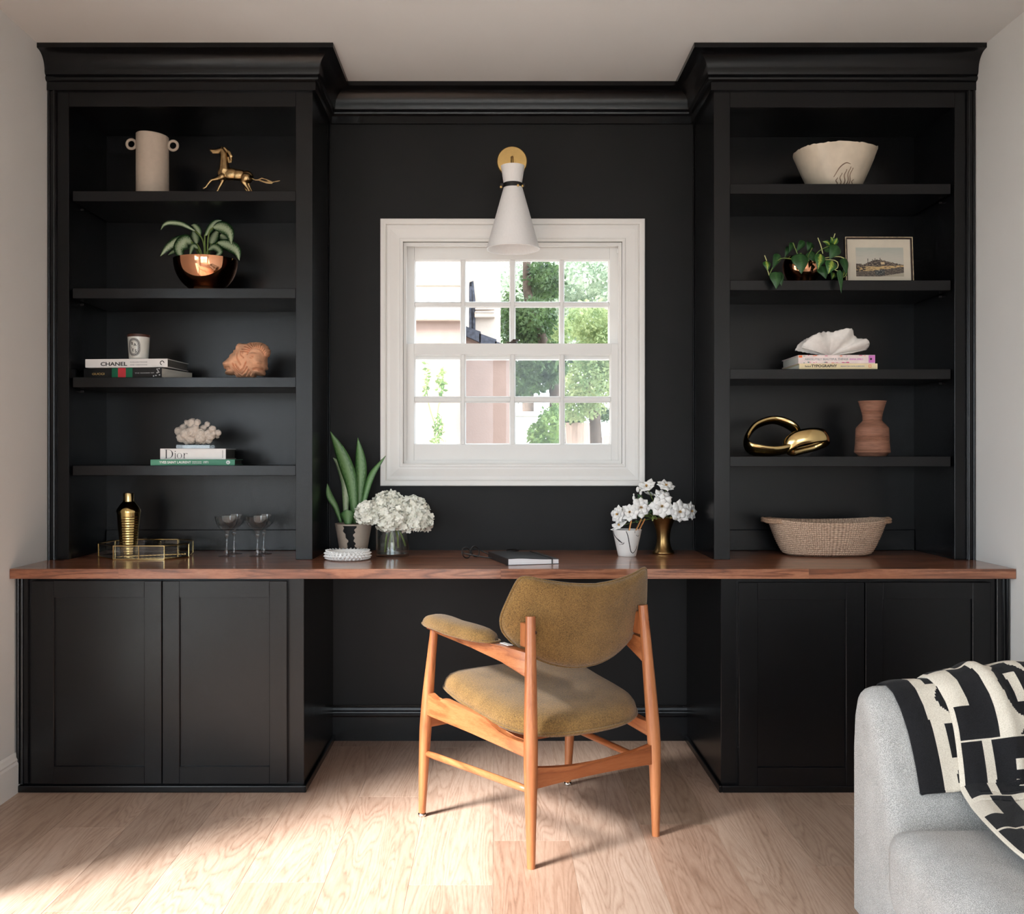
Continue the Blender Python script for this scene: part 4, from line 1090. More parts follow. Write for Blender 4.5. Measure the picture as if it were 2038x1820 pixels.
didone(cv, .066 * L, .0035, .033, MT['inkblack'])
t_ = text_mesh('ASSOULINE', .0055); t_.transform(Matrix.Translation((.945 * L, -.0003, .034)) @ TXROT @ Matrix.Rotation(-math.pi / 2, 4, 'Z')); link('publisher_lettering', t_, MT['grey'], cv)

RS3 = RSH[2]
b, cv = book('cream book with dark capitals, bottom of the right-hand pile', (1.117, 3.597), -.015, .286, .225, .022, MT['bk_cream'], MT['paper'], RS3, right=False)
L = .286
sp(b, cv, 'The Art of', .072, .0075, .0095, MT['inkblack'], L, width=.022); sp(b, cv, 'TYPOGRAPHY', .155, .0135, .0085, MT['inkblack'], L, width=.094); sp(b, cv, 'MARTIN SOLOMON', .53, .0062, .0100, MT['grey'], L, width=.086)
bm = bmesh.new(); tube([(.892 * L, -.0002, .008), (.918 * L, -.0002, .008), (.918 * L, -.0002, .0165), (.892 * L, -.0002, .0165)], .0011, 4, bm, closed=True, flat=.3, up=Vector((0, 1, 0))); obj('publisher_mark', bm, MT['orange'], cv)
b, cv = book('bright flowered book with pale lettering, under the clam shell', (1.115, 3.600), -.01, .281, .215, .0315, MT['bk_pink'], MT['paper'], RS3 + .0222, right=False)
L = .281
sp(b, cv, 'ABSOLUTELY BEAUTIFUL THINGS', .085, .0105, .0125, MT['grey'], L, width=.158); sp(b, cv, 'ANNA SPIRO', .665, .0085, .0130, MT['mauve'], L, width=.050)
mkb = lambda nm, x0, x1, z0, z1, m: obj(nm, box(bmesh.new(), x0 * L, x1 * L, -.0005, .001, z0, z1), MT[m], cv)
mkb('end_block', .915, .998, .003, .0305, 'mauve')
for k in range(26):
    r = RND.random(); x = RND.uniform(.0, .90); w = RND.uniform(.012, .05); top = RND.random() < .5
    z = RND.uniform(.0265, .0295) if top else RND.uniform(.001, .0045)
    mkb('printed_flower', x, x + w, z, z + RND.uniform(.0012, .0028), RND.choice(['magenta', 'orange', 'tealink', 'magenta', 'greenweb']))
mkb('printed_flower', .005, .05, .022, .030, 'orange')
bm = bmesh.new(); lathe([(0, 0), (.004, 0), (.004, .0006), (0, .0006)], 12, (0, 0, 0), bm); bmesh.ops.transform(bm, matrix=Matrix.Translation((.945 * L, -.0004, .0165)) @ Matrix.Rotation(math.pi / 2, 4, 'X'), verts=bm.verts); obj('publisher_mark', bm, MT['inkblack'], cv)

# ---------------------------------------------------------------- left bookcase, top shelf
z1 = LSH[0]
vx, vy = (303.5 - U0) * 3.68 / F, 3.68
v = thing('handled_vase', 'tall taupe cylinder vase with two ring handles on the top left shelf', 'vase', (vx, vy, z1))
R_ = .0592; Ht = .236
def slant(p, a, r, z):
    if z > Ht * .6: p.z += -.0045 * (p.x - vx) / R_ * ((z - Ht * .6) / (Ht * .4))
    return p
bm = lathe([(0, 0), (R_ - .002, 0), (R_, .002), (R_, Ht * .61), (R_, Ht - .002), (R_ - .002, Ht), (R_ - .005, Ht - .002), (R_ - .006, Ht * .61), (R_ - .006, .01), (0, .01)], 48, (vx, vy, z1), warp=slant)
obj('body', bm, MT['ceramic'], v, smooth=True, angle=.7)
for u, vv_ in ((261.5, 287), (344.5, 290)):
    q = P(u, vv_, vy); bm = bmesh.new()
    tube([(q.x + .0172 * math.cos(a), q.y, q.z + .0172 * math.sin(a)) for a in [k * math.pi / 14 for k in range(28)]], .0052, 10, bm, closed=True); obj('handle', bm, MT['ceramic'], v, smooth=True)

def hz(zx, zy, dy=0.0): return P(400 + zx / 12.74, 280 + zy / 12.74, 3.615 + dy)
ks = 3.615 / F / 12.74
def cap(a, b, ra, rb, da=0.0, db=None): return ('c', hz(*a, da), hz(*b, da if db is None else db), ra * ks, rb * ks)
parts = [('e', hz(590, 770), (150 * ks, 100 * ks, 150 * ks)), ('e', hz(760, 800), (200 * ks, 112 * ks, 142 * ks)), ('e', hz(950, 822), (190 * ks, 106 * ks, 130 * ks)), ('e', hz(1160, 860), (150 * ks, 110 * ks, 138 * ks)),
         cap((600, 700), (590, 480), 125, 98), cap((590, 480), (580, 300), 98, 78), cap((580, 300), (540, 210), 78, 66),
         cap((530, 205), (390, 215), 66, 46), cap((390, 215), (275, 205), 46, 36), cap((280, 200), (240, 185), 34, 22), cap((440, 250), (300, 258), 34, 22),
         cap((525, 150), (518, 95), 20, 8, -.004), cap((545, 150), (550, 100), 20, 8, .004)]
for pts in ([(590, 130), (690, 220), (745, 330), (770, 430), (760, 500)], [(600, 180), (660, 260), (700, 380), (720, 500)], [(640, 140), (730, 240), (785, 350), (790, 450)]):
    for a, b_ in zip(pts[:-1], pts[1:]): parts.append(cap(a, b_, 24, 20, RND.uniform(-.006, .006)))
for pts, rs, dy in (([(540, 860), (450, 905), (265, 950), (160, 1075), (125, 1130), (70, 1160)], [75, 46, 30, 23, 22, 26], -.010),
                    ([(580, 880), (535, 1010), (460, 1140), (415, 1235), (400, 1252)], [75, 40, 28, 24, 26], .010),
                    ([(1150, 900), (1080, 985), (1165, 1120), (1225, 1215), (1200, 1248)], [120, 66, 36, 26, 28], -.011),
                    ([(1210, 900), (1180, 1020), (1235, 1140), (1280, 1225), (1270, 1250)], [110, 56, 32, 24, 26], .011),
                    ([(1130, 1120), (1150, 1190), (1185, 1240)], [34, 36, 24], -.004)):
    for a, b_, ra, rb in zip(pts[:-1], pts[1:], rs[:-1], rs[1:]): parts.append(cap(a, b_, ra, rb, dy))
for pts in ([(1290, 900), (1370, 945), (1480, 950), (1620, 990), (1760, 1012), (1900, 985), (2000, 965)], [(1440, 945), (1540, 900), (1640, 930), (1780, 985)], [(1500, 965), (1650, 1020), (1800, 1030)]):
    for i, (a, b_) in enumerate(zip(pts[:-1], pts[1:])): parts.append(cap(a, b_, 17, 16 if i < 4 else 10, 0))
hm = sculpt([(p_[0], p_[1], tuple(q_ * 1.1 for q_ in p_[2])) if p_[0] == 'e' else (p_[0], p_[1], p_[2], p_[3] * 1.14, p_[4] * 1.14) for p_ in parts], .0013, 5, .5)
hm.transform(Matrix.Translation((0, 0, z1 - min(q.co.z for q in hm.vertices) + .0003)))
hr = thing('horse_figurine', 'small bronze galloping horse figurine on the top left shelf', 'figurine', (hz(800, 1250).x, 3.615, z1))
link('body', hm, MT['bronze'], hr)

# second shelf: copper bowl with a silver-streaked plant
def bowl_profile(R, H, th=.002, foot=.02):
    pr = [(0, .0)]
    a0 = math.acos(max(-1, min(1, (H - R) / R)))
    zc = R * 1.0
    n = 22; out = []
    for k in range(n + 1):
        a = -math.pi / 2 + (math.pi / 2 + math.asin((H - R) / R)) * k / n
        out.append((R * math.cos(a), R + R * math.sin(a)))
    inn = [(max(0, r - th), z + th * (1 if r < R * .3 else 0)) for r, z in reversed(out)]
    out[0] = (0, 0); inn[-1] = (0, th)
    return out + inn
z2 = LSH[1]
pc = ((409.5 - U0) * 3.70 / F, 3.70, z2)
pp = thing('potted_aglaonema', 'silver-streaked leafy plant in a wide polished copper bowl', 'potted plant', pc)
bp_ = [(0, 0), (.045, 0), (.060, .004)] + [(.1185 * math.sin(a), .126 - .126 * math.cos(a) * 1.0) for a in [math.pi / 2 * k / 20 for k in range(7, 21)]]
bm = lathe(bp_ + [(.1165, .126), (.1145, .120), (.10, .06), (.06, .02), (0, .01)], 64, pc); obj('bowl', bm, MT['copper'], pp, smooth=True, angle=.9)
bm = lathe([(.113, .112), (.06, .116), (0, .117)], 32, pc); obj('soil', bm, MT['soil'], pp, smooth=True)
def za(zx, zy, dy=0.0): return P(300 + zx / 10.19, 420 + zy / 10.19, 3.70 + dy)
ka = 3.70 / F / 10.19
aleaves = [([(900, 410), (640, 270), (400, 235), (270, 280), (205, 385)], 105, -.02, 1), ([(1110, 500), (1220, 330), (1330, 220), (1440, 190)], 150, .03, 1), ([(1270, 330), (1430, 320), (1590, 430), (1640, 690)], 250, -.03, 1),
           ([(1360, 640), (1560, 690), (1730, 800), (1800, 1005)], 240, -.03, 1), ([(1170, 790), (1290, 730), (1400, 840), (1250, 965)], 150, -.06, 1), ([(850, 640), (700, 610), (570, 760), (640, 1005)], 310, -.05, 1),
           ([(780, 560), (560, 590), (340, 740), (195, 920)], 190, .0, 1), ([(960, 760), (850, 720), (785, 930)], 120, -.05, 1), ([(930, 660), (890, 450), (950, 260)], 200, .05, 1), ([(1220, 670), (1280, 520), (1390, 350)], 220, .04, 1),
           ([(520, 790), (440, 830), (350, 895)], 90, .04, 1), ([(1000, 500), (950, 380), (880, 300), (820, 290)], 150, .02, 1), ([(1420, 480), (1500, 560), (1560, 640)], 180, .04, 1)]
for k, (pts, w, dy, _) in enumerate(aleaves):
    n = len(pts); path_ = [za(x, y, dy * (i / (n - 1)) + RND.uniform(-.004, .004)) for i, (x, y) in enumerate(pts)]
    side = (path_[-1] - path_[0]).cross(Vector((0, -1, 0))) ; side = (side.normalized() + Vector((0, RND.uniform(-.5, .5), 0)))
    bm = ribbon_leaf(path_, w * ka, lambda t: max(.03, math.sin(math.pi * min(1, t ** .8 * .95 + .05)) ** .85), None, .3, 16, 6)
    leaf_obj('leaf', bm, MT['aglao'], pp)
for pts in ([(1080, 980), (1085, 740), (1030, 540), (900, 405)], [(1120, 980), (1100, 740), (1095, 480)], [(1150, 980), (1160, 600), (1200, 400), (1270, 340)], [(1190, 980), (1200, 800), (1370, 640)], [(1130, 980), (1140, 840), (1180, 790)], [(1040, 980), (900, 760), (850, 640)], [(1010, 980), (920, 780), (780, 565)], [(1060, 960), (1000, 850), (960, 760)], [(1170, 980), (1200, 760), (1230, 660)], [(1070, 980), (1000, 780), (930, 660)]):
    bm = bmesh.new(); tube(catmull([za(x, y, 0) for x, y in pts], 10), .0028, 6, bm); obj('stem', bm, MT['stem'], pp, smooth=True)

# third shelf: candle and terracotta lion
cc = ((276 - U0) * 3.652 / F, 3.652, LS3 + .0392 + .0318)
cn = thing('scented_candle', 'white candle jar with oval black lettered label on stacked books', 'candle', cc)
rc_ = lambda z: .0345 + .0055 * (z / .09)
bm = lathe([(0, 0), (.031, 0), (.034, .003)] + [(rc_(z), z) for z in (.006, .02, .04, .06, .078)] + [(.0395, .082), (.0395, .088), (.0385, .0885), (.0375, .086), (.036, .07), (0, .07)], 48, cc); obj('jar', bm, M('frosted_jar', srgb(205, 206, 200), .25, var=.02, coat=.5), cn, smooth=True, angle=.8)
bm = lathe([(.0398, .083), (.0404, .083), (.0404, .0925), (.0396, .0925)], 48, cc); obj('lid', bm, MT['darkplug'], cn, smooth=True, angle=.8)
def on_jar(x, z, off=.0004):
    r = rc_(z) + off; a = x / r - math.pi / 2 - .12
    return (cc[0] + r * math.cos(a), cc[1] + r * math.sin(a), cc[2] + z)
def oval(rx, rz, w, m, nm):
    bm = bmesh.new(); A, B = [], []
    for k in range(48):
        a = 2 * math.pi * k / 48
        ex = math.copysign(abs(math.cos(a)) ** .8, math.cos(a)); ez = math.copysign(abs(math.sin(a)) ** .8, math.sin(a))
        A.append(bm.verts.new(on_jar(rx * ex, .044 + rz * ez))); B.append(bm.verts.new(on_jar((rx - w) * ex, .044 + (rz - w) * ez)))
    for k in range(48): bm.faces.new((A[k], A[(k + 1) % 48], B[(k + 1) % 48], B[k]))
    obj(nm, bm, m, cn)
oval(.0235, .033, .0012, MT['inkblack'], 'label_ring'); oval(.0215, .031, .0055, M('label_lettering_ring', (.16, .16, .16), .7, var=.9, vs=700, detail=1), 'label_ring'); oval(.0145, .024, .001, MT['inkblack'], 'label_ring')
for s_, x, z, sz in (('B', -.0105, .052, .0185), ('A', .0, .0475, .0185), ('I', -.011, .038, .0135), ('E', -.0075, .028, .0185), ('S', .0035, .0245, .0185)):
    me = text_mesh(s_, sz * .8, .0)
    for vtx in me.vertices: vtx.co = Vector(on_jar(x + vtx.co.x, z + vtx.co.y, .0008))
    link('label_lettering', me, MT['inkblack'], cn)

# terracotta ornament of two lion heads back to back, modelled in deep relief
def zl(zx, zy, dy=0.0): return P(430 + zx / 15.68, 660 + zy / 15.68, 3.66 + dy)
kl = 3.66 / F / 15.68
sil = [(220,900),(250,860),(330,800),(420,710),(450,640),(545,565),(565,480),(625,470),(640,380),(680,310),(740,268),(860,285),(980,290),(1080,250),(1270,235),(1420,250),(1530,300),(1620,360),(1650,440),(1690,470),(1690,600),(1660,680),(1600,720),(1590,850),(1610,900),(1600,980),(1625,1060),(1600,1110),(1520,1130),(1550,1200),(1520,1290),(1430,1310),(1330,1280),(1250,1290),(1190,1390),(700,1390),(600,1270),(420,1280),(310,1250),(300,1180),(340,1110),(270,1080),(250,990),(222,950)]
bumps = [(620,860,260,220,.010),(380,930,160,110,.008),(500,630,90,60,.006),(450,1190,130,70,.005),(690,430,70,120,.006),(940,580,100,110,.010),(940,610,40,60,-.010),(1280,800,260,260,.016),(1430,930,160,150,.018),(1490,915,65,50,.009),(1400,1200,140,80,.013),
         (1240,745,48,32,.006),(1290,655,130,38,.008),(500,690,30,25,.004),(880,330,160,36,.005),(1640,560,60,90,.006),(800,700,120,200,.004),(1350,380,300,120,.010),(900,1250,260,160,.008)]
grooves = [([(310,1065),(400,1050),(500,1060),(530,1100)],22,.007),([(1260,1115),(1360,1095),(1480,1110),(1525,1075)],22,.009),([(1190,760),(1215,722),(1260,712),(1300,735)],13,.005),([(1200,775),(1250,790),(1295,770)],12,.004),([(1465,955),(1500,965)],18,.006),([(255,930),(285,925)],18,.006),([(440,740),(490,700),(530,690)],14,.004),
           ([(650,960),(700,1080),(870,1240)],17,.007),([(640,1060),(720,1200),(830,1330)],17,.007),([(640,1200),(740,1375)],17,.007),([(730,980),(800,1090),(885,1190)],17,.007),([(1050,900),(970,1080),(890,1160)],17,.007),([(1080,1050),(1000,1190),(900,1270)],17,.007),([(1130,1130),(1060,1260),(960,1340)],17,.007),([(1170,1210),(1110,1320),(1040,1385)],17,.007),
           ([(760,620),(780,760),(830,880),(880,980)],15,.005),([(870,560),(900,690),(970,760)],14,.005)]
for k in range(12):
    a = math.radians(166 - k * 12.5); c_, s_ = math.cos(a), math.sin(a)
    grooves.append(([(1330 + 255 * math.cos(a - .18), 680 - 250 * math.sin(a - .18)), (1330 + 345 * math.cos(a - .06), 680 - 345 * math.sin(a - .06)), (1330 + 450 * c_, 690 - 455 * s_)], 15, .009))
grooves.append(([(1330 + 235 * math.cos(math.radians(q)), 690 - 225 * math.sin(math.radians(q))) for q in range(10, 186, 16)], 20, .006))
def seg_d(x, y, pts, closed=False):
    best = 1e9; m_ = len(pts)
    for i in range(m_ if closed else m_ - 1):
        ax_, ay_ = pts[i]; bx2, by2 = pts[(i + 1) % m_]; vx_, vy_ = bx2 - ax_, by2 - ay_
        t = max(0, min(1, ((x - ax_) * vx_ + (y - ay_) * vy_) / (vx_ * vx_ + vy_ * vy_ + 1e-9)))
        d = (x - ax_ - vx_ * t) ** 2 + (y - ay_ - vy_ * t) ** 2
        if d < best: best = d
    return math.sqrt(best)
def inside(x, y, pts):
    r = False; j = len(pts) - 1
    for i in range(len(pts)):
        if (pts[i][1] > y) != (pts[j][1] > y) and x < (pts[j][0] - pts[i][0]) * (y - pts[i][1]) / (pts[j][1] - pts[i][1]) + pts[i][0]: r = not r
        j = i
    return r
gbb = [(min(p[0] for p in g[0]) - 60, max(p[0] for p in g[0]) + 60, min(p[1] for p in g[0]) - 60, max(p[1] for p in g[0]) + 60) for g in grooves]
stp = 11; nx, ny = int(1560 / stp), int(1240 / stp)
Hf = {}
for j in range(ny + 1):
    for i in range(nx + 1):
        x, y = 180 + i * stp, 200 + j * stp
        if not inside(x, y, sil): continue
        d = seg_d(x, y, sil, True); R0 = 330.0
        h = .052 * math.sqrt(max(0, 1 - (1 - min(1, d / R0)) ** 2))
        e = min(1, d / 60)
        for cx_, cy_, rx, ry, hh in bumps: h += hh * e * math.exp(-(((x - cx_) / rx) ** 2 + ((y - cy_) / ry) ** 2) * 1.4)
        for g, bb in zip(grooves, gbb):
            if bb[0] < x < bb[1] and bb[2] < y < bb[3]: h -= 1.5 * g[2] * math.exp(-(seg_d(x, y, g[0]) / g[1]) ** 2) * min(1, d / 25 + .3)
        Hf[(i, j)] = (max(h, .0015), d)
bm = bmesh.new(); vf, vb = {}, {}
for (i, j), (h, d) in Hf.items():
    x, y = 180 + i * stp, 200 + j * stp
    q = zl(x, y)
    vf[(i, j)] = bm.verts.new((q.x, 3.66 - h, q.z)); vb[(i, j)] = bm.verts.new((q.x, 3.66 + .045 * math.sqrt(max(0, 1 - (1 - min(1, d / 330)) ** 2)) + .001, q.z))
edge = {}
for (i, j) in Hf:
    q = [(i, j), (i + 1, j), (i + 1, j + 1), (i, j + 1)]
    if all(k in Hf for k in q):
        bm.faces.new([vf[k] for k in q]); bm.faces.new([vb[k] for k in reversed(q)])
        for a_, b2 in zip(q, q[1:] + q[:1]): edge[frozenset((a_, b2))] = edge.get(frozenset((a_, b2)), 0) + 1
for e_, n_ in edge.items():
    if n_ == 1:
        a_, b2 = tuple(e_); bm.faces.new((vf[a_], vf[b2], vb[b2], vb[a_]))
bmesh.ops.delete(bm, geom=[v for v in bm.verts if not v.link_faces], context='VERTS')
bmesh.ops.smooth_vert(bm, verts=bm.verts, factor=.4, use_axis_x=True, use_axis_y=True, use_axis_z=True)
mz = min(v.co.z for v in bm.verts)
for v in bm.verts: v.co.z += LS3 + .0003 - mz
ln = thing('lion_head_ornament', 'terracotta double lion head ornament on the third left shelf', 'ornament', (zl(900, 1380).x, 3.66, LS3))
obj('body', bm, MT['terracotta'], ln, smooth=True)

# fourth shelf: coral on a clear block
zb = LS4 + .0217 + .0402
q0 = P(355, 890, 3.66); q1 = P(422, 890, 3.66)
ac = mkbox('acrylic_block', q0.x, q1.x, 3.63, 3.70, zb, zb + .0145, MT['vaseglass'], bev=.001)
tag(ac, 'clear acrylic block between the coral and the white book', 'display block')
def zk(zx, zy, dy=0.0): return P(290 + zx / 9.705, 820 + zy / 9.705, 3.665 + dy)
kk = 3.665 / F / 9.705
blobs = [(690, 510, 95), (640, 390, 85), (740, 320, 82), (795, 215, 52), (900, 230, 92), (1000, 215, 62), (870, 520, 112), (1060, 510, 112), (1110, 330, 66), (1190, 255, 54), (1290, 345, 70), (1400, 415, 58), (1250, 470, 92), (1220, 560, 66), (900, 400, 110), (1000, 565, 78), (790, 575, 72), (1375, 480, 45), (1060, 420, 90), (960, 320, 70), (760, 430, 100), (1180, 400, 80), (1120, 580, 60)]
parts = []
for k, (x, y, r) in enumerate(blobs):
    dy = RND.uniform(-.03, .03) if r < 90 else RND.uniform(-.02, .01)
    parts.append(('e', zk(x, y, dy), (r * kk, r * kk * .95, r * kk))); parts.append(('c', zk(980, 520, 0), zk(x, y, dy), 40 * kk, r * kk * .5))
cm = sculpt(parts, .0015, 1, .4)
nrm_ = [v_.normal.copy() for v_ in cm.vertices]
for vtx, nv_ in zip(cm.vertices, nrm_):
    d = noise.noise(vtx.co * 140) * .0022 + noise.noise(vtx.co * 320) * .0009
    vtx.co += nv_ * d
cm.transform(Matrix.Translation((0, 0, zb + .0146 - min(q.co.z for q in cm.vertices))))
co = link('coral', cm, MT['coral']); tag(co, 'knobbly pale coral specimen on top of the white book', 'coral')

# counter, left: mirrored tray, shaker, spoon, coupe glasses
tray = thing('glass_tray', 'brass edged octagonal glass tray under the gold shaker', 'tray', (-1.3, 3.69, ZT))
tp = [(-1.385, 3.556), (-1.293, 3.556), (-1.20, 3.556), (-1.138, 3.643), (-1.167, 3.79), (-1.24, 3.832), (-1.40, 3.832), (-1.465, 3.78), (-1.481, 3.66)]
TH = .051
bm = bmesh.new(); A = [bm.verts.new((x, y, ZT + .003)) for x, y in tp]; B = [bm.verts.new((x, y, ZT + .0055)) for x, y in tp]
bm.faces.new(list(reversed(A))); bm.faces.new(B); bridge(bm, [A, B]); obj('mirror_base', bm, M('dark_mirror', (.5, .5, .52), .05, 1.0, var=.02), tray)
for i in range(len(tp)):
    a, b_ = Vector((*tp[i], 0)), Vector((*tp[(i + 1) % len(tp)], 0))
    bm = bmesh.new(); tube([a + Vector((0, 0, ZT + .003)), a + Vector((0, 0, ZT + TH))], .0022, 6, bm); obj('post', bm, MT['brasswarm'], tray)
    for z in (ZT + .0026, ZT + TH):
        bm = bmesh.new(); tube([a + Vector((0, 0, z)), b_ + Vector((0, 0, z))], .0024, 6, bm); obj('edge', bm, MT['brasswarm'], tray)
    nrm = (b_ - a).cross(Vector((0, 0, 1))).normalized() * .0008
    bm = bmesh.new(); vs_ = [bm.verts.new(p_ + d_ + Vector((0, 0, z))) for d_ in (nrm, -nrm) for p_, z in ((a, ZT + .004), (b_, ZT + .004), (b_, ZT + TH), (a, ZT + TH))]
    for q in ((0, 1, 2, 3), (7, 6, 5, 4), (0, 4, 5, 1), (1, 5, 6, 2), (2, 6, 7, 3), (3, 7, 4, 0)): bm.faces.new([vs_[i_] for i_ in q])
    obj('side_pane', bm, MT['crystal'], tray)
zsh = ZT + .0058; shc = ((256 - U0) * 3.70 / F, 3.70, zsh)
shk = thing('cocktail_shaker', 'hammered gold cocktail shaker standing in the tray', 'shaker', shc)
hv = 1 / 527.0
def dimple(p, a, r, z):
    if .005 < z < .145 and r > .02:
        k = .0011 * math.sin(z * 2 * math.pi / .0095) * (.4 + .6 * abs(math.sin(a * 9 + math.floor(z / .0095) * 1.3)))
        d = Vector((p.x - shc[0], p.y - shc[1], 0)).normalized(); p = p + d * k
    return p
prof = [(0, 0), (.029, 0), (.0305, .003)] + [(.0305 + .0125 * ((z - .003) / .160) ** 1.2, z) for z in [.003 + .160 * k / 64 for k in range(1, 65)]]
bm = lathe(prof, 72, shc, warp=dimple); obj('body', bm, MT['hammered'], shk, smooth=True)
bm = lathe([(.0445, .160), (.0445, .165), (.0425, .171), (.034, .184), (.024, .196), (.0205, .2)], 48, shc); obj('shoulder', bm, MT['hammered'], shk, smooth=True)
bm = lathe([(.0195, .199), (.0195, .229), (.0185, .232), (0, .233)], 40, shc); obj('cap', bm, MT['brasswarm'], shk, smooth=True, angle=.8)
sp0, sp1 = P(243, 1104, 3.60), P(369, 1101, 3.64)
spn = thing('bar_spoon', 'twisted gold bar spoon lying in the tray', 'spoon', (-1.25, 3.6, zsh))
sp0.z = zsh + .004; sp1.z = zsh + .006; sp0.y = 3.585; sp1.y = 3.655; sp1.x = -1.155; sp0.x = -1.36
bm = bmesh.new(); n = 60; d = (sp1 - sp0); sdv = d.cross(Vector((0, 0, 1))).normalized()
for ph in (0, math.pi):
    tube([sp0 + d * (k / n) + sdv * .0012 * math.cos(k * .8 + ph) + Vector((0, 0, .0012 * math.sin(k * .8 + ph))) for k in range(n + 1)], .0016, 5, bm)
obj('twisted_handle', bm, MT['brasswarm'], spn, smooth=True)
bm = bmesh.new(); bmesh.ops.create_uvsphere(bm, u_segments=14, v_segments=8, radius=1, matrix=Matrix.Translation(sp0 - d.normalized() * .012) @ Matrix.Diagonal((.016, .008, .0028, 1))); obj('bowl', bm, MT['brasswarm'], spn, smooth=True)
bm = bmesh.new(); bmesh.ops.create_icosphere(bm, subdivisions=2, radius=.0055, matrix=Matrix.Translation(sp1)); obj('finial', bm, MT['brasswarm'], spn, smooth=True)
gprof = [(0, 0), (.031, 0), (.0315, .0012), (.020, .0028), (.0075, .006), (.0065, .012), (.009, .018), (.0075, .024), (.0045, .034), (.004, .055), (.0045, .072), (.008, .078), (.0095, .082), (.007, .086), (.0095, .090), (.010, .094), (.0135, .099), (.026, .108), (.036, .120), (.0415, .134), (.0445, .150), (.0438, .1505), (.0405, .134), (.035, .1212), (.025, .1098), (.012, .102), (0, .100)]
for (u, Y, lab) in ((451.4, 3.68, 'front left crystal coupe glass with cut stem on the counter'), (512.5, 3.68, 'front right crystal coupe glass with cut stem on the counter'), (466, 3.775, 'rear left crystal coupe glass behind the front pair'), (525, 3.775, 'rear right crystal coupe glass behind the front pair')):
    x = (u - U0) * Y / F; g = thing('coupe_glass', lab, 'glass', (x, Y, ZT), group='coupe glasses on the counter')
    bm = lathe(gprof[:13] + [(.005, .074), (0, .074)], 20, (x, Y, ZT)); obj('stem', bm, MT['stemware'], g, smooth=True, angle=.9)
    bm = lathe([(0, .078)] + gprof[11:], 40, (x, Y, ZT)); obj('bowl', bm, MT['stemware'], g, smooth=True, angle=1.0)
# ---------------------------------------------------------------- right bookcase
# top shelf: ragged rimmed bowl
bx_, by_ = (1661.5 - U0) * 3.70 / F, 3.70
z1 = RSH[0]
def rag(p, a, r, z):
    if z > .118:
        k = (z - .118) / .035
        p.z += k * (.012 * math.sin(2 * a + .8) * .35 + .005 * noise.noise(Vector((math.cos(a) * 4, math.sin(a) * 4, 2))) + .0035 * noise.noise(Vector((math.cos(a) * 14, math.sin(a) * 14, 5))) + (.010 if abs(((a + .25 + math.pi) % (2 * math.pi)) - math.pi) < .12 else 0))
    return p
MT['marble'] = M('cream_mottled_stoneware', srgb(206, 192, 172), .45, var=.12, vs=14, bump=.15, bs=80, coat=.15)
bw = thing('ragged_bowl', 'cream stoneware bowl with ragged rim on the top right shelf', 'bowl', (bx_, by_, z1))
pr = [(0, 0), (.082, 0), (.085, .003)] + [(.086 + .066 * (t ** .85), .004 + .146 * t) for t in [k / 20 for k in range(1, 21)]]
pr += [(r - .004, z) for r, z in reversed(pr[3:])] + [(0, .008)]
bm = lathe(pr, 110, (bx_, by_, z1), warp=rag); obj('body', bm, MT['marble'], bw, smooth=True, angle=1.0)
# brown drips on the front of the bowl
def bowl_pt(a, t): r = .086 + .066 * (t ** .85) + .0006; return (bx_ + r * math.cos(a), by_ + r * math.sin(a), z1 + .004 + .146 * t)
MT['drip'] = M('brown_glaze_drip', srgb(120, 96, 76), .5, var=.25, vs=60)
for a0, ts in ((-1.56, (.03, .36)), (-1.44, (.03, .42)), (-1.36, (.02, .40)), (-1.70, (.02, .28)), (-1.84, (.02, .18)), (-1.22, (.02, .15))):
    bm = bmesh.new(); tube([bowl_pt(a0 + .03 * math.sin(k), ts[0] + (ts[1] - ts[0]) * k / 8) for k in range(9)], lerp_list([.0022, .0012], 8), 5, bm, flat=.3, up=Vector((0, 1, 0))); obj('glaze_drip', bm, MT['drip'], bw, smooth=True)
bm = bmesh.new(); tube(catmull([bowl_pt(-1.94, .2), bowl_pt(-1.76, .40), bowl_pt(-1.59, .50), bowl_pt(-1.44, .48)], 16), lerp_list([.001, .002, .0022, .001], 16), 5, bm, flat=.3, up=Vector((0, 1, 0))); obj('glaze_drip', bm, MT['drip'], bw, smooth=True)

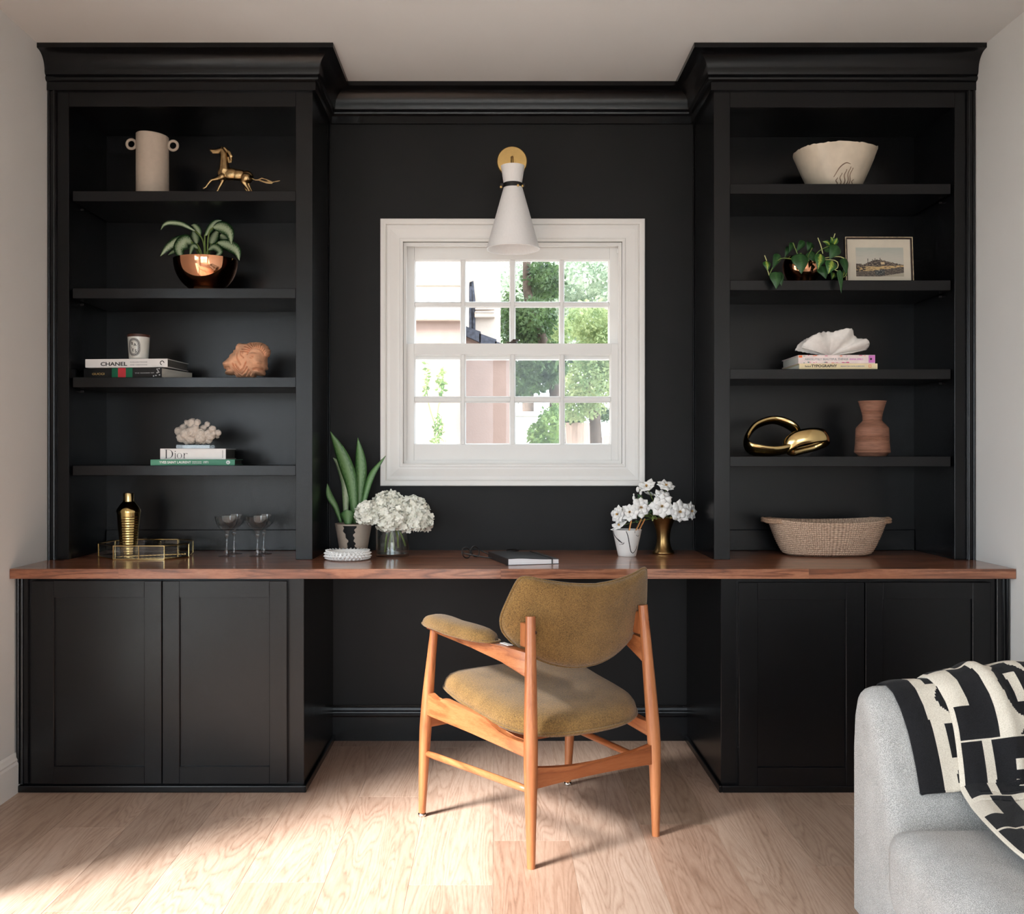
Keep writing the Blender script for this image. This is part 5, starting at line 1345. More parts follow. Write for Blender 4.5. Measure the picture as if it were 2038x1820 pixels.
# second shelf: trailing philodendron and framed print
z2 = RSH[1]; pc = ((1596 - U0) * 3.69 / F, 3.69, z2)
ph = thing('potted_philodendron', 'trailing heart-leaf plant in a small round copper pot', 'potted plant', pc)
pr = [(0, 0), (.035, 0), (.045, .003)] + [(.072 * math.sin(a), .068 - .066 * math.cos(a)) for a in [math.radians(45 + 80 * k / 16) for k in range(17)]]
bm = lathe(pr + [(.055, .102), (.052, .09), (0, .085)], 48, pc); obj('pot', bm, MT['copper'], ph, smooth=True, angle=.9)
bm = lathe([(.053, .096), (0, .098)], 24, pc); obj('soil', bm, MT['soil'], ph)
def zp(zx, zy, dy=0.0): return P(1500 + zx / 5.994, 450 + zy / 5.994, 3.66 + dy)
kp = 3.66 / F / 5.994
hl = [((545, 330), (570, 572), 200, -.085, 'philo', 0), ((148, 420), (165, 540), 92, -.06, 'philov', 0), ((262, 545), (268, 752), 150, -.115, 'philo', 0), ((300, 550), (332, 715), 90, -.10, 'philo', 0), ((300, 335), (225, 520), 110, -.04, 'philo', .6), ((800, 335), (765, 518), 130, -.07, 'philov', 0),
      ((1000, 235), (905, 395), 160, -.06, 'philo', 0), ((940, 415), (888, 572), 150, -.08, 'philov', 0), ((800, 480), (862, 632), 130, -.05, 'philo', 0), ((1020, 525), (1045, 805), 70, -.115, 'philo', .5), ((1065, 380), (1110, 600), 100, -.03, 'philo', .5), ((640, 320), (740, 430), 130, -.04, 'philo', .3),
      ((600, 180), (505, 315), 90, -.02, 'philo', .5), ((470, 200), (420, 320), 80, .02, 'philo', .4), ((690, 200), (640, 300), 110, .0, 'philo', .3), ((910, 225), (820, 185), 62, -.05, 'philov', 0), ((945, 215), (915, 130), 60, -.05, 'philov', 0), ((960, 222), (995, 140), 66, -.06, 'philov', 0), ((850, 300), (905, 275), 70, -.03, 'philo', .4), ((960, 560), (930, 640), 90, .0, 'philov', .5), ((420, 250), (370, 380), 70, .03, 'philo', .2), ((1090, 520), (1060, 610), 60, -.02, 'philov', .6)]
for a, b_, w, dy, m, cu in hl:
    A, B = zp(*a, dy), zp(*b_, dy - .012); mid = A.lerp(B, .5) + Vector((0, -.008, .002))
    bm = ribbon_leaf([A, mid, B], w * kp, heart, None, .22, 14, 6, curl=cu); leaf_obj('leaf', bm, MT[m], ph, .0008)
for pts, m in (([(540, 420), (430, 390), (320, 390), (240, 470), (185, 590)], 'stem'), ([(185, 590), (160, 500), (150, 430)], 'palestem'), ([(130, 350), (155, 415)], 'palestem'), ([(765, 140), (800, 230), (825, 330)], 'palestem'), ([(970, 90), (950, 160), (945, 225)], 'palestem'), ([(700, 420), (780, 300), (940, 220)], 'stem'), ([(720, 420), (860, 380), (1010, 365), (1080, 385)], 'palestem'), ([(700, 420), (900, 400), (1000, 430), (1000, 500), (960, 520), (1030, 545)], 'palestem'), ([(1110, 560), (1090, 600), (1060, 612)], 'stem'), ([(600, 420), (570, 330), (545, 335)], 'stem'), ([(660, 420), (650, 360), (700, 260)], 'stem'), ([(180, 590), (230, 570), (262, 548)], 'stem'), ([(560, 420), (500, 280), (470, 200)], 'stem')):
    bm = bmesh.new(); n = 10; cpts = catmull([zp(x, y, -.05) for x, y in pts], n); tube(cpts, .0018, 5, bm); obj('stem', bm, MT[m], ph, smooth=True)

# framed print, leaning slightly back; its picture is an old view of a town on a hill
fw, fh = .2515, .172
fr = thing('framed_print', 'small framed antique landscape print leaning on the right bookcase shelf', 'picture', ((1750 - U0) * 3.635 / F, 3.635, z2 + .0005), local=True)
fr.rotation_euler = (-.07, 0, .012)
MT['mount'] = M('cream_mount', srgb(206, 196, 178), .8, var=.03)
MT['frameblk'] = M('dark_brown_frame', srgb(44, 26, 18), .35, var=.2)
MT['frameedge'] = M('worn_silver_gilt', srgb(206, 190, 160), .35, .7, var=.35, vs=90)
bm = bmesh.new(); w = .0075
for a in ((-fw / 2, fw / 2, 0, w), (-fw / 2, fw / 2, fh - w, fh), (-fw / 2, -fw / 2 + w, w, fh - w), (fw / 2 - w, fw / 2, w, fh - w)): box(bm, a[0], a[1], -.007, .007, a[2], a[3], .001)
obj('frame', bm, MT['frameblk'], fr)
bm = bmesh.new(); e = .0022
for a in ((-fw / 2, fw / 2, 0, e), (-fw / 2, fw / 2, fh - e, fh), (-fw / 2, -fw / 2 + e, e, fh - e), (fw / 2 - e, fw / 2, e, fh - e)): box(bm, a[0], a[1], -.0085, -.007, a[2], a[3])
obj('gilt_edge', bm, MT['frameedge'], fr)
mkb2 = bmesh.new(); box(mkb2, -fw / 2 + w, fw / 2 - w, -.002, .004, w, fh - w); mt_ = obj('mount', mkb2, MT['mount'], fr)
px0, px1, pz0, pz1 = -.086, .092, .024, .133
nx, nz = 132, 84; verts = []; faces = []; cols = []
for j in range(nz + 1):
    for i in range(nx + 1): verts.append((px0 + (px1 - px0) * i / nx, -.0026, pz0 + (pz1 - pz0) * j / nz))
def nz2(x, y, k): return noise.noise(Vector((x * k, y * k, k)))
def picture(x, y):
    sky = srgb(190, 184, 172); skyb = srgb(158, 166, 156)
    f = max(0, (y - .6) / .4) * .6 + .25 * abs(nz2(x * 1.0, y * 4, 5)); c = tuple(a * (1 - f) + b * f for a, b in zip(sky, skyb))
    hill = .36 + .18 * math.exp(-((x - .42) / .24) ** 2) + .10 * math.exp(-((x - .72) / .3) ** 2) + .025 * nz2(x, 0, 24)
    if x < .12: hill = .44
    for tx, th in ((.25, .09), (.35, .07), (.40, .10), (.45, .07), (.51, .11)):
        if abs(x - tx) < .008: hill = max(hill, .53 + th)
    if y < hill:
        d = nz2(x, y, 30) + .6 * nz2(x, y * 2, 60)
        c = srgb(66, 56, 54) if d < .12 else srgb(128, 116, 100)
        if .52 < x < .60 and .42 < y < .50: c = srgb(206, 180, 140)
    if y < .335 + .05 * x:
        d = nz2(x, y * 3, 14); c = srgb(196, 166, 118) if d > -.18 else srgb(96, 82, 70)
        if x < .2 and d < .1: c = srgb(60, 52, 48)
    if y < .17 + .17 * x ** 1.5:
        d = nz2(x, y * 2, 22); c = srgb(82, 74, 68) if d < .1 else srgb(116, 104, 92)
        if .40 < x < .6 and y > .05: c = srgb(58, 60, 62) if d < .15 else srgb(130, 128, 120)
    if x > .5 and y < (x - .5) * .26: c = srgb(176, 166, 146)
    return c
for j in range(nz):
    for i in range(nx):
        k = j * (nx + 1) + i; faces.append((k, k + 1, k + nx + 2, k + nx + 1)); cols.append(picture((i + .5) / nx, (j + .5) / nz))
me = bpy.data.meshes.new('print'); me.from_pydata(verts, [], faces); ca = me.color_attributes.new('ink', 'FLOAT_COLOR', 'CORNER')
for p_, c in zip(me.polygons, cols):
    for li in p_.loop_indices: ca.data[li].color = (*c, 1)
m, t, b_ = nt('printed_paper'); at = N(t, 'ShaderNodeAttribute', attribute_name='ink'); t.links.new(at.outputs['Color'], b_.inputs['Base Color']); b_.inputs['Roughness'].default_value = .7
link('print', me, m, mt_)

# third shelf: clam shell
z3 = RS3 + .0222 + .0317
def zc_(zx, zy, dy=0.0): return P(1540 + zx / 9.264, 640 + zy / 9.264, 3.665 + dy)
cl = thing('clam_shell', 'large white ruffled clam shell lying on the flowered book', 'shell', (zc_(1060, 600).x, 3.665, z3))
marg = [(455, 470), (490, 390), (600, 285), (700, 235), (820, 180), (930, 155), (1010, 175), (1130, 150), (1270, 145), (1350, 165), (1400, 215), (1500, 285), (1600, 330), (1680, 410), (1640, 470), (1420, 560)]
mg = catmull([zc_(x, y) for x, y in marg], 150); hinge = zc_(1010, 600)
for sgn, nm in ((-1, 'front_valve'), (1, 'rear_valve')):
    nr = 20; bm = bmesh.new(); rows_ = []
    for k in range(nr + 1):
        t = k / nr; row = []
        for i, e in enumerate(mg):
            s_ = i / 150; sw = s_ + .05 * math.sin(s_ * 7); rib = math.cos(sw * math.pi * 2 * 3.6 + .9) * (.5 + .9 * s_) + .35 * noise.noise(Vector((s_ * 9, t * 2, sgn)))
            p = hinge.lerp(e, t); bul = math.sin(min(1, t * 1.02) * math.pi * .62) * .052 + .004
            y_ = sgn * (bul * (1 - .35 * abs(2 * s_ - 1) ** 2) * (1 if sgn < 0 else .55) + .012 * rib * t ** 1.2) + (.02 * t if sgn > 0 else 0)
            zz = p.z + .004 * rib * t * t * (1 if sgn < 0 else -.6) + .0014 * math.sin(t * 48 + 3 * noise.noise(Vector((s_ * 6, 1, 4)))) * t + .005 * noise.noise(Vector((s_ * 34, 2, sgn * 3))) * max(0, t - .8) * 5
            row.append(bm.verts.new((p.x, p.y + y_, zz)))
        rows_.append(row)
    bridge(bm, rows_, closed=False)
    bmesh.ops.remove_doubles(bm, verts=bm.verts, dist=1e-5)
    mnz = min(v.co.z for v in bm.verts)
    for v in bm.verts: v.co.z += z3 + .002 - mnz
    o = obj(nm, bm, MT['shell'], cl, smooth=True); md = o.modifiers.new('thickness', 'SOLIDIFY'); md.thickness = .0035; md.offset = 0

# fourth shelf: brass knot and clay vase
z4 = RSH[3]
def zr(zx, zy, dy=0.0): return P(1460 + zx / 5.994, 780 + zy / 5.994, 3.67 + dy)
kr = 3.67 / F / 5.994
kn = thing('brass_knot', 'polished brass interlocking ring sculpture on the fourth right shelf', 'sculpture', (zr(550, 770).x, 3.67, z4))
def band(name, pts, half, thick, up, n=90, seg=14, tw=0.0):
    """closed band: half width along `up`-ish direction, thick across"""
    pts = [Vector(p) for p in pts]; e = pts + pts[:3]; cl_ = []
    m_ = len(pts)
    for k in range(n):
        t = k / n * m_; i = int(t); f = t - i
        a, b, c, d = pts[(i - 1) % m_], pts[i % m_], pts[(i + 1) % m_], pts[(i + 2) % m_]
        cl_.append(.5 * ((2 * b) + (c - a) * f + (2 * a - 5 * b + 4 * c - d) * f * f + (3 * b - a - 3 * c + d) * f ** 3))
    bm = bmesh.new(); rings = []
    for k in range(n):
        T = (cl_[(k + 1) % n] - cl_[k - 1]).normalized(); h_ = half[int(k / n * len(half)) % len(half)] * (1 - (k / n * len(half)) % 1) + half[(int(k / n * len(half)) + 1) % len(half)] * ((k / n * len(half)) % 1)
        U = up - T * up.dot(T); U.normalize(); Vv = T.cross(U)
        rings.append([bm.verts.new(cl_[k] + U * math.cos(a) * h_ + Vv * math.sin(a) * thick) for a in [2 * math.pi * q / seg for q in range(seg)]])
    bridge(bm, rings); bridge(bm, [rings[-1], rings[0]])
    return bm
bm = band('ring', [zr(150, 560, .0), zr(260, 400, .03), zr(480, 330, .045), zr(690, 400, .03), zr(770, 520, .0), zr(690, 650, -.035), zr(500, 700, -.05), zr(300, 690, -.045), zr(180, 650, -.03)],
          [.022, .020, .020, .026, .028, .022, .024, .030, .028], .0105, Vector((.0, -.75, .66)))
dzm = z4 + .0003 - min(v.co.z for v in bm.verts)
for v in bm.verts: v.co.z += max(0, dzm) if dzm > 0 else dzm
obj('large_ring', bm, MT['brasswarm'], kn, smooth=True)
bm = band('ring', [zr(640, 690, -.035), zr(760, 600, -.055), zr(930, 560, -.06), zr(1080, 560, -.045), zr(1100, 620, -.01), zr(980, 680, .015), zr(820, 720, .01), zr(690, 740, -.01)],
          [.026, .030, .030, .026, .020, .018, .018, .022], .012, Vector((-.25, .25, 1)))
dzm = z4 + .0003 - min(v.co.z for v in bm.verts)
for v in bm.verts: v.co.z += dzm
obj('small_ring', bm, MT['brasswarm'], kn, smooth=True)
vc = ((1736 - U0) * 3.68 / F, 3.68, z4)
cvz = thing('clay_vase', 'brown ridged clay vase with flared neck on the fourth right shelf', 'vase', vc)
vp = [(770, 47), (755, 52), (722, 64.5), (715, 64.5), (600, 61), (500, 60), (440, 59), (425, 57.5), (385, 46), (355, 37), (340, 34.5), (300, 35), (250, 37.5), (180, 44), (130, 48.5), (112, 51)]
dense = []
for (ya, ra), (yb, rb) in zip(vp[:-1], vp[1:]):
    nn = max(1, int(abs(ya - yb) / 7))
    for k in range(nn):
        t = k / nn; y = ya + (yb - ya) * t; dense.append((ra * (1 - t) + rb * t, y))
hs_ = 3.68 / F / 5.994
prof = [(0, 0)] + [(r / 1000 * 1.0 + (.0009 * math.sin(y * .42) * (1 if y < 715 and not 340 < y < 430 else .2)), (770 - y) * hs_) for r, y in dense] + [(.051, (770 - 110) * hs_), (.0485, (770 - 112) * hs_), (.040, (770 - 200) * hs_), (.030, (770 - 340) * hs_), (0, (770 - 345) * hs_)]
bm = lathe(prof, 48, vc); obj('body', bm, MT['clay'], cvz, smooth=True, angle=1.0)

# counter, right: coiled rope basket
bcx, bcy = (1645 - U0) * 3.735 / F, 3.735
bk = thing('rope_basket', 'oval coiled rope basket with two handles on the right counter', 'basket', (bcx, bcy, ZT))
MT['rope'] = None
m, t, b_ = nt('braided_rope'); tc = N(t, 'ShaderNodeTexCoord'); uvn = N(t, 'ShaderNodeSeparateXYZ'); t.links.new(tc.outputs['UV'], uvn.inputs[0])
wv = N(t, 'ShaderNodeTexVoronoi', i_Scale=1.0, i_Randomness=.35); mp = N(t, 'ShaderNodeMapping'); mp.inputs['Scale'].default_value = (150, 34, 1); t.links.new(tc.outputs['UV'], mp.inputs[0]); t.links.new(mp.outputs[0], wv.inputs[0])
r = ramp(t, [(.1, srgb(236, 206, 180)), (.75, srgb(132, 100, 80))]); t.links.new(wv.outputs['Distance'], r.inputs[0]); t.links.new(r.outputs[0], b_.inputs['Base Color']); b_.inputs['Roughness'].default_value = .9
bpn = N(t, 'ShaderNodeBump', i_Strength=.9, i_Distance=.003, invert=True); t.links.new(wv.outputs['Distance'], bpn.inputs['Height']); t.links.new(bpn.outputs[0], b_.inputs['Normal']); MT['rope'] = m
def basket_pt(t, a, off=0.0):
    """t 0..1 up the side"""
    rx = .158 + .062 * (t ** .7) + off; ry = .085 + .040 * (t ** .7) + off
    ex = math.copysign(abs(math.cos(a)) ** .8, math.cos(a)); ey = math.copysign(abs(math.sin(a)) ** .8, math.sin(a))
    dip = .006 * math.cos(2 * a) * t
    return Vector((bcx + rx * ex, bcy + ry * ey, ZT + .006 + .128 * t + dip))
bm = bmesh.new(); uvl = bm.loops.layers.uv.verify(); rows_ = []; NS = 120; NC = 17
lv = []
for k in range(NC * 6 + 1):
    t = k / (NC * 6); lv.append((t, .0026 * abs(math.sin(math.pi * k / 6)) , t))
prof_o = [(.0, -.10, 0), (.0, -.05, 0), (.0, -.018, 0)]
for (t_, off, vv_) in [(0, -.15, -.1), (0, -.06, -.05), (0, -.012, -.01)]:
    rows_.append([(bm.verts.new(basket_pt(0, 2 * math.pi * i / NS, off) - Vector((0, 0, .0055))), (i / NS, vv_)) for i in range(NS)])
for (t_, off, vv_) in lv: rows_.append([(bm.verts.new(basket_pt(t_, 2 * math.pi * i / NS, off)), (i / NS, vv_)) for i in range(NS)])
for (t_, off, vv_) in [(1.02, -.003, 1.02), (1.0, -.007, 1.06), (.7, -.008, 1.3), (.4, -.009, 1.6), (.1, -.010, 1.9), (.05, -.06, 2.0), (.05, -.14, 2.1)]:
    rows_.append([(bm.verts.new(basket_pt(t_, 2 * math.pi * i / NS, off)), (i / NS, vv_)) for i in range(NS)])
for A, B in zip(rows_[:-1], rows_[1:]):
    for i in range(NS):
        j = (i + 1) % NS; q = (A[i], A[j], B[j], B[i]); f = bm.faces.new([x[0] for x in q]); f.smooth = True
        for l, x in zip(f.loops, q):
            u_ = x[1][0] if not (j == 0 and x in (A[j], B[j])) else 1.0
            l[uvl].uv = (u_, x[1][1])
bm.faces.new([x[0] for x in reversed(rows_[0])]); bm.faces.new([x[0] for x in rows_[-1]])
me = bpy.data.meshes.new('coils'); bmesh.ops.recalc_face_normals(bm, faces=bm.faces); bm.to_mesh(me); bm.free(); link('coils', me, MT['rope'], bk)
MT['rope2'] = M('rope_handle', srgb(176, 142, 116), .9, var=.3, vs=260, bump=.8, bs=400)
for sg in (-1, 1):
    bm = bmesh.new()
    for dz in (0, .0085):
        e = .028 if sg < 0 else .022
        pts = [basket_pt(.93, math.pi / 2 * (1 - sg) + d_ * .55) + Vector((0, 0, dz)) for d_ in (-1,)] + [Vector((bcx + sg * (.214 + e * .7), bcy - sg * .035, ZT + .128 + dz)), Vector((bcx + sg * (.214 + e), bcy, ZT + .132 + dz)), Vector((bcx + sg * (.214 + e * .7), bcy + sg * .035, ZT + .128 + dz))] + [basket_pt(.93, math.pi / 2 * (1 - sg) + .55) + Vector((0, 0, dz))]
        tube(catmull(pts, 20), .0052, 8, bm)
    obj('handle', bm, MT['rope2'], bk, smooth=True)

# ---------------------------------------------------------------- on the desk
# snake plant
sx_, sy_ = (703.5 - U0) * 3.79 / F, 3.79
sn = thing('potted_snake_plant', 'snake plant in a taupe pot with a black ragged stripe', 'potted plant', (sx_, sy_, ZT))
bm = bmesh.new(); NS = 200; prof = [(.0, 0), (.050, 0), (.0515, .002)] + [(.0515 + .0195 * k / 60, .002 + .113 * k / 60) for k in range(1, 61)] + [(.071, .1165), (.0675, .1165), (.066, .11), (.062, .10), (0, .098)]
lathe(prof, NS, (sx_, sy_, ZT), bm)
bm.faces.ensure_lookup_table()
for f in bm.faces:
    c = f.calc_center_median(); a = math.atan2(c.y - sy_, c.x - sx_); z = c.z - ZT
    xx = (a + math.pi / 2)            # 0 faces the camera
    if -.3 < math.hypot(c.x - sx_, c.y - sy_) - .03 and .002 < z < .112:
        lft = -.46 + .24 * math.exp(-((z - .05) / .026) ** 2) + .05 * math.sin(z * 260); rgt = .30 - .14 * math.exp(-((z - .07) / .03) ** 2) + .26 * max(0, 1 - z / .035) + .05 * math.sin(z * 300 + 1)
        if lft < xx < rgt: f.material_index = 1
pot = obj('pot', bm, [MT['ceramic'], MT['blackwall']], sn, smooth=True, angle=.8)
def zs(zx, zy, dy=0.0): return P(630 + zx / 6.5, 850 + zy / 6.5, 3.79 + dy)
kz = 3.79 / F / 6.5
bm = lathe([(.065, .104), (.03, .107), (0, .108)], 24, (sx_, sy_, ZT)); obj('soil', bm, MT['soil'], sn)
def snk(t): return max(.02, (.42 + .58 * min(1, t / .55)) * (1 if t < .62 else max(0, 1 - ((t - .62) / .38) ** 1.7)))
for pts, w, m, dy0, dy1, cu in (([(500, 1250), (470, 900), (420, 640), (310, 340), (180, 60)], 185, 'snake', 0, -.02, .25), ([(375, 1250), (375, 950), (365, 700), (300, 500), (215, 400)], 120, 'snakepale', -.01, .02, .2), ([(540, 1250), (548, 850), (568, 500), (535, 140)], 160, 'snake', .01, .02, .15),
                            ([(560, 1230), (640, 850), (720, 600), (895, 375)], 95, 'snake', -.01, -.02, .7), ([(315, 1240), (250, 1040), (170, 890), (138, 735)], 85, 'snake', .0, -.02, -.6), ([(410, 1260), (400, 1150), (390, 1070)], 190, 'snake', -.035, -.04, .1), ([(530, 1240), (580, 1060), (625, 880)], 130, 'snake', .02, .02, .2)):
    n = len(pts); bm = ribbon_leaf([zs(x, y, dy0 + (dy1 - dy0) * i / (n - 1)) for i, (x, y) in enumerate(pts)], w * kz, snk, None, .28, 20, 6, curl=cu); leaf_obj('leaf', bm, MT[m], sn, .0025)

# white hobnail dish
dx, dy_ = (692 - U0) * 3.572 / F, 3.572
ds = thing('hobnail_dish', 'small round white hobnail dish on the desk', 'dish', (dx, dy_, ZT))
bm = lathe([(0, 0), (.066, 0), (.074, .004), (.0785, .013), (.0785, .022), (.076, .030), (.072, .031), (.069, .026), (.067, .014), (.06, .008), (0, .007)], 64, (dx, dy_, ZT)); obj('body', bm, MT['whiteceramic'], ds, smooth=True, angle=1.0)
bm = bmesh.new()
for row, (r, z, s_) in enumerate(((.0745, .0065, .0060), (.0785, .0155, .0068), (.0775, .0245, .0066), (.0735, .0305, .0058))):
    for k in range(34):
        a = 2 * math.pi * (k + .5 * (row % 2)) / 34; d = Vector((math.cos(a), math.sin(a), (.25, .0, .25, .9)[row] - .2)).normalized()
        q = d.to_track_quat('Z', 'Y').to_matrix().to_4x4()
        bmesh.ops.create_cone(bm, cap_ends=False, segments=6, radius1=s_, radius2=.0006, depth=.0105, matrix=Matrix.Translation(Vector((dx + r * math.cos(a), dy_ + r * math.sin(a), ZT + z)) + d * .004) @ q)
o = obj('hobnails', bm, MT['whiteceramic'], ds, smooth=True); o['kind'] = 'stuff'

# hydrangeas in a glass cylinder
gx, gy = (781 - U0) * 3.70 / F, 3.70
gv = thing('glass_vase', 'clear glass cylinder vase holding the hydrangeas', 'vase', (gx, gy, ZT))
R_ = .0625; Hh = .118
bm = lathe([(0, 0), (R_ - .001, 0), (R_, .001), (R_, Hh), (R_ - .0025, Hh), (R_ - .0028, .010), (0, .009)], 56, (gx, gy, ZT)); obj('cylinder', bm, MT['vaseglass'], gv, smooth=True, angle=.8)
bm = lathe([(0, .0095), (R_ - .0031, .0105), (R_ - .0031, .056), (0, .056)], 48, (gx, gy, ZT)); obj('water', bm, MT['water'], gv, smooth=True, angle=.8)
def zh(zx, zy, dy=0.0): return P(630 + zx / 6.5, 850 + zy / 6.5, 3.69 + dy)
kh = 3.69 / F / 6.5
heads = [((700, 1130), 185, -.02, (880, 1640), 'left ivory hydrangea head leaning over the snake plant pot'), ((930, 1010), 195, .01, (1000, 1560), 'tallest ivory hydrangea head at the top of the bunch'), ((990, 1200), 215, -.045, (930, 1600), 'front ivory hydrangea head hanging over the vase rim'), ((1220, 1090), 215, .0, (1060, 1580), 'upper right ivory hydrangea head in the glass vase'), ((1300, 1220), 190, -.03, (1190, 1590), 'lower right ivory hydrangea head with shaded petals')]
for hi, (c, r, dy, foot, lab) in enumerate(heads):
    ctr = zh(*c, dy); rr = r * kh
    hd = thing('hydrangea', lab, 'flower', (ctr.x, ctr.y, ZT + .02), group='hydrangeas in the glass vase')
    rq = random.Random(40 + hi); verts = []; faces = []
    nfl = 300
    for k in range(nfl):
        yk = 1 - 2 * (k + .5) / nfl; ph_ = k * 2.39996
        d = Vector((math.cos(ph_) * math.sqrt(1 - yk * yk), math.sin(ph_) * math.sqrt(1 - yk * yk), yk))
        if d.z < -.75: continue
        sq = Vector((1.0, .9, .82))
        p = ctr + Vector((d.x * sq.x, d.y * sq.y, d.z * sq.z)) * rr * rq.uniform(.86, 1.12)
        a = (d + Vector((rq.uniform(-.8, .8), rq.uniform(-.8, .8), rq.uniform(-.8, .8)))).normalized(); b_ = a.orthogonal().normalized(); b_.rotate(Matrix.Rotation(rq.uniform(0, 6.28), 3, a)); c_ = a.cross(b_)
        s_ = rq.uniform(.0085, .0115)
        for pe in range(4):
            e1 = b_ * math.cos(pe * math.pi / 2) + c_ * math.sin(pe * math.pi / 2); e2 = a.cross(e1); i = len(verts); up_ = a * s_ * rq.uniform(.05, .3)
            verts += [p, p + e1 * s_ * .45 + e2 * s_ * .52 + up_ * .8, p + e1 * s_ * 1.0 + e2 * s_ * .35 + up_, p + e1 * s_ * 1.08 + up_ * .7, p + e1 * s_ * 1.0 - e2 * s_ * .35 + up_, p + e1 * s_ * .45 - e2 * s_ * .52 + up_ * .8]
            faces += [(i, i + 1, i + 2, i + 3), (i, i + 3, i + 4, i + 5)]
    me = bpy.data.meshes.new('florets'); me.from_pydata([tuple(v) for v in verts], [], faces)
    for f in me.polygons: f.use_smooth = True
    o = link('florets', me, MT['hydr'], hd); o['kind'] = 'stuff'
    bm = bmesh.new(); bmesh.ops.create_icosphere(bm, subdivisions=3, radius=rr * .80, matrix=Matrix.Translation(ctr) @ Matrix.Diagonal((1, .9, .82, 1))); obj('core', bm, MT['hydr'], hd, smooth=True)
    ft = zh(*foot, 0); ft = Vector((max(gx - .05, min(gx + .05, ft.x)), gy + RND.uniform(-.025, .01), ZT + .014 + .006 * hi))
    nk = Vector((gx + (ctr.x - gx) * .25, gy + (ctr.y - gy) * .3, ZT + Hh - .005))
    bm = bmesh.new(); tube(catmull([ft, ft.lerp(nk, .5), nk, ctr], 14), .0038, 7, bm); obj('stem', bm, MT['stem'], hd, smooth=True)

# eyeglasses
eg = thing('eyeglasses', 'folded black-rimmed eyeglasses beside the notebook', 'eyeglasses', (-.075, 3.62, ZT), math.radians(-12), local=True)
for k, (ex, ey) in enumerate(((-.028, -.018), (-.006, .034))):
    cpt = Vector((ex, ey, .021)); tl = Vector((.35, .92, .0)).normalized(); upv = Vector((-.25, .05, .95)).normalized()
    ring = [cpt + tl * .026 * math.cos(a) + upv * .0195 * math.sin(a) for a in [i * math.pi / 18 for i in range(36)]]
    bm = bmesh.new(); tube(ring, .0022, 6, bm, closed=True); rim = obj('rim', bm, MT['iron'], eg, smooth=True)
    bm = bmesh.new(); cv_ = bm.verts.new(cpt + Vector((-.002, 0, 0))); rv = [bm.verts.new(p) for p in ring]
    for i in range(36): bm.faces.new((cv_, rv[i], rv[(i + 1) % 36]))
    obj('lens', bm, MT['crystal'], rim)
bm = bmesh.new(); tube(catmull([(-.021, .004, .028), (-.018, .009, .031), (-.014, .012, .028)], 6), .002, 6, bm); obj('bridge', bm, MT['iron'], eg, smooth=True)
for pts in ([(-.034, -.044, .022), (.02, -.040, .012), (.070, -.028, .004), (.082, -.022, .0025)], [(.004, .059, .026), (.03, .045, .016), (.064, .018, .006), (.075, .0, .003)]):
    bm = bmesh.new(); tube(catmull(pts, 12), lerp_list([.0026, .002, .003], 12), 6, bm); obj('temple', bm, MT['iron'], eg, smooth=True)
# notebook with elastic
nb = thing('notebook', 'black soft-cover notebook with elastic band in the middle of the desk', 'notebook', (.045, 3.379, ZT), math.radians(15), local=True)
MT['leather'] = M('black_leatherette', (.02, .021, .023), .32, var=.2, vs=120, bump=.2, bs=500)
W_, D_, T_ = .186, .262, .0225
def hump(x): return .003 * math.exp(-((x - .045) / .05) ** 2)
def sheet_block(name, x0, x1, y0, y1, za, zb, m, n=14):
    bm = bmesh.new(); rings = []
    for i in range(n + 1):
        x = x0 + (x1 - x0) * i / n; rings.append([bm.verts.new(p) for p in ((x, y0, za(x)), (x, y1, za(x)), (x, y1, zb(x)), (x, y0, zb(x)))])
    bridge(bm, rings); bm.faces.new(list(reversed(rings[0]))); bm.faces.new(rings[-1]); return obj(name, bm, m, nb, smooth=True, angle=.5)
sheet_block('back_cover', 0, W_, 0, D_, lambda x: 0, lambda x: .0016, MT['leather'])
sheet_block('pages', .002, W_ - .002, .001, D_ - .001, lambda x: .0017, lambda x: T_ - .0022 + hump(x) - .004 * (x / W_), M('white_page_block', (.82, .82, .84), .7, var=.06, vs=4, stretch=(1, 1, 200)))
sheet_block('front_cover', 0, W_, 0, D_, lambda x: T_ - .0021 + hump(x) - .004 * (x / W_), lambda x: T_ - .0004 + hump(x) - .004 * (x / W_), MT['leather'])
sheet_block('spine', -.0018, .0015, 0, D_, lambda x: 0, lambda x: T_ - .0002, MT['leather'], 2)
bm = bmesh.new(); xe = .160; zt_ = T_ - .0004 + hump(xe) - .004 * xe / W_
tube([(xe, -.0012, .0), (xe, -.0012, zt_ + .0008), (xe, D_ / 2, zt_ + .001), (xe, D_ + .001, zt_ + .0006), (xe, D_ + .001, 0)], .0024, 4, bm); obj('elastic_band', bm, MT['iron'], nb)

# white cup with brush marks, gold pencils
ux, uy = (1248 - U0) * 3.697 / F, 3.697
cu = thing('ceramic_cup', 'white conical cup with black brush lines on the desk', 'cup', (ux, uy, ZT))
Hc = .100; rr_ = lambda z: .0335 + .0215 * z / Hc
bm = lathe([(0, 0), (.0325, 0)] + [(rr_(Hc * k / 10), Hc * k / 10 + .0012 * (k == 0)) for k in range(0, 11)] + [(.0525, Hc), (.048, .075), (.034, .01), (0, .008)], 56, (ux, uy, ZT)); obj('body', bm, MT['whiteceramic'], cu, smooth=True, angle=.9)
def zu(zx, zy):
    """point of the photograph's cup drawing put on the cup surface"""
    x = (P(1200 + zx / 10.11, 940 + zy / 10.11, 3.66)).x; z = max(.003, min(Hc - .001, (1712 - zy) / (1712 - 1150) * Hc)); r = rr_(z) + .0004
    s_ = max(-.98, min(.98, (x - ux) / r)); return Vector((ux + r * s_, uy - r * math.sqrt(1 - s_ * s_), ZT + z))
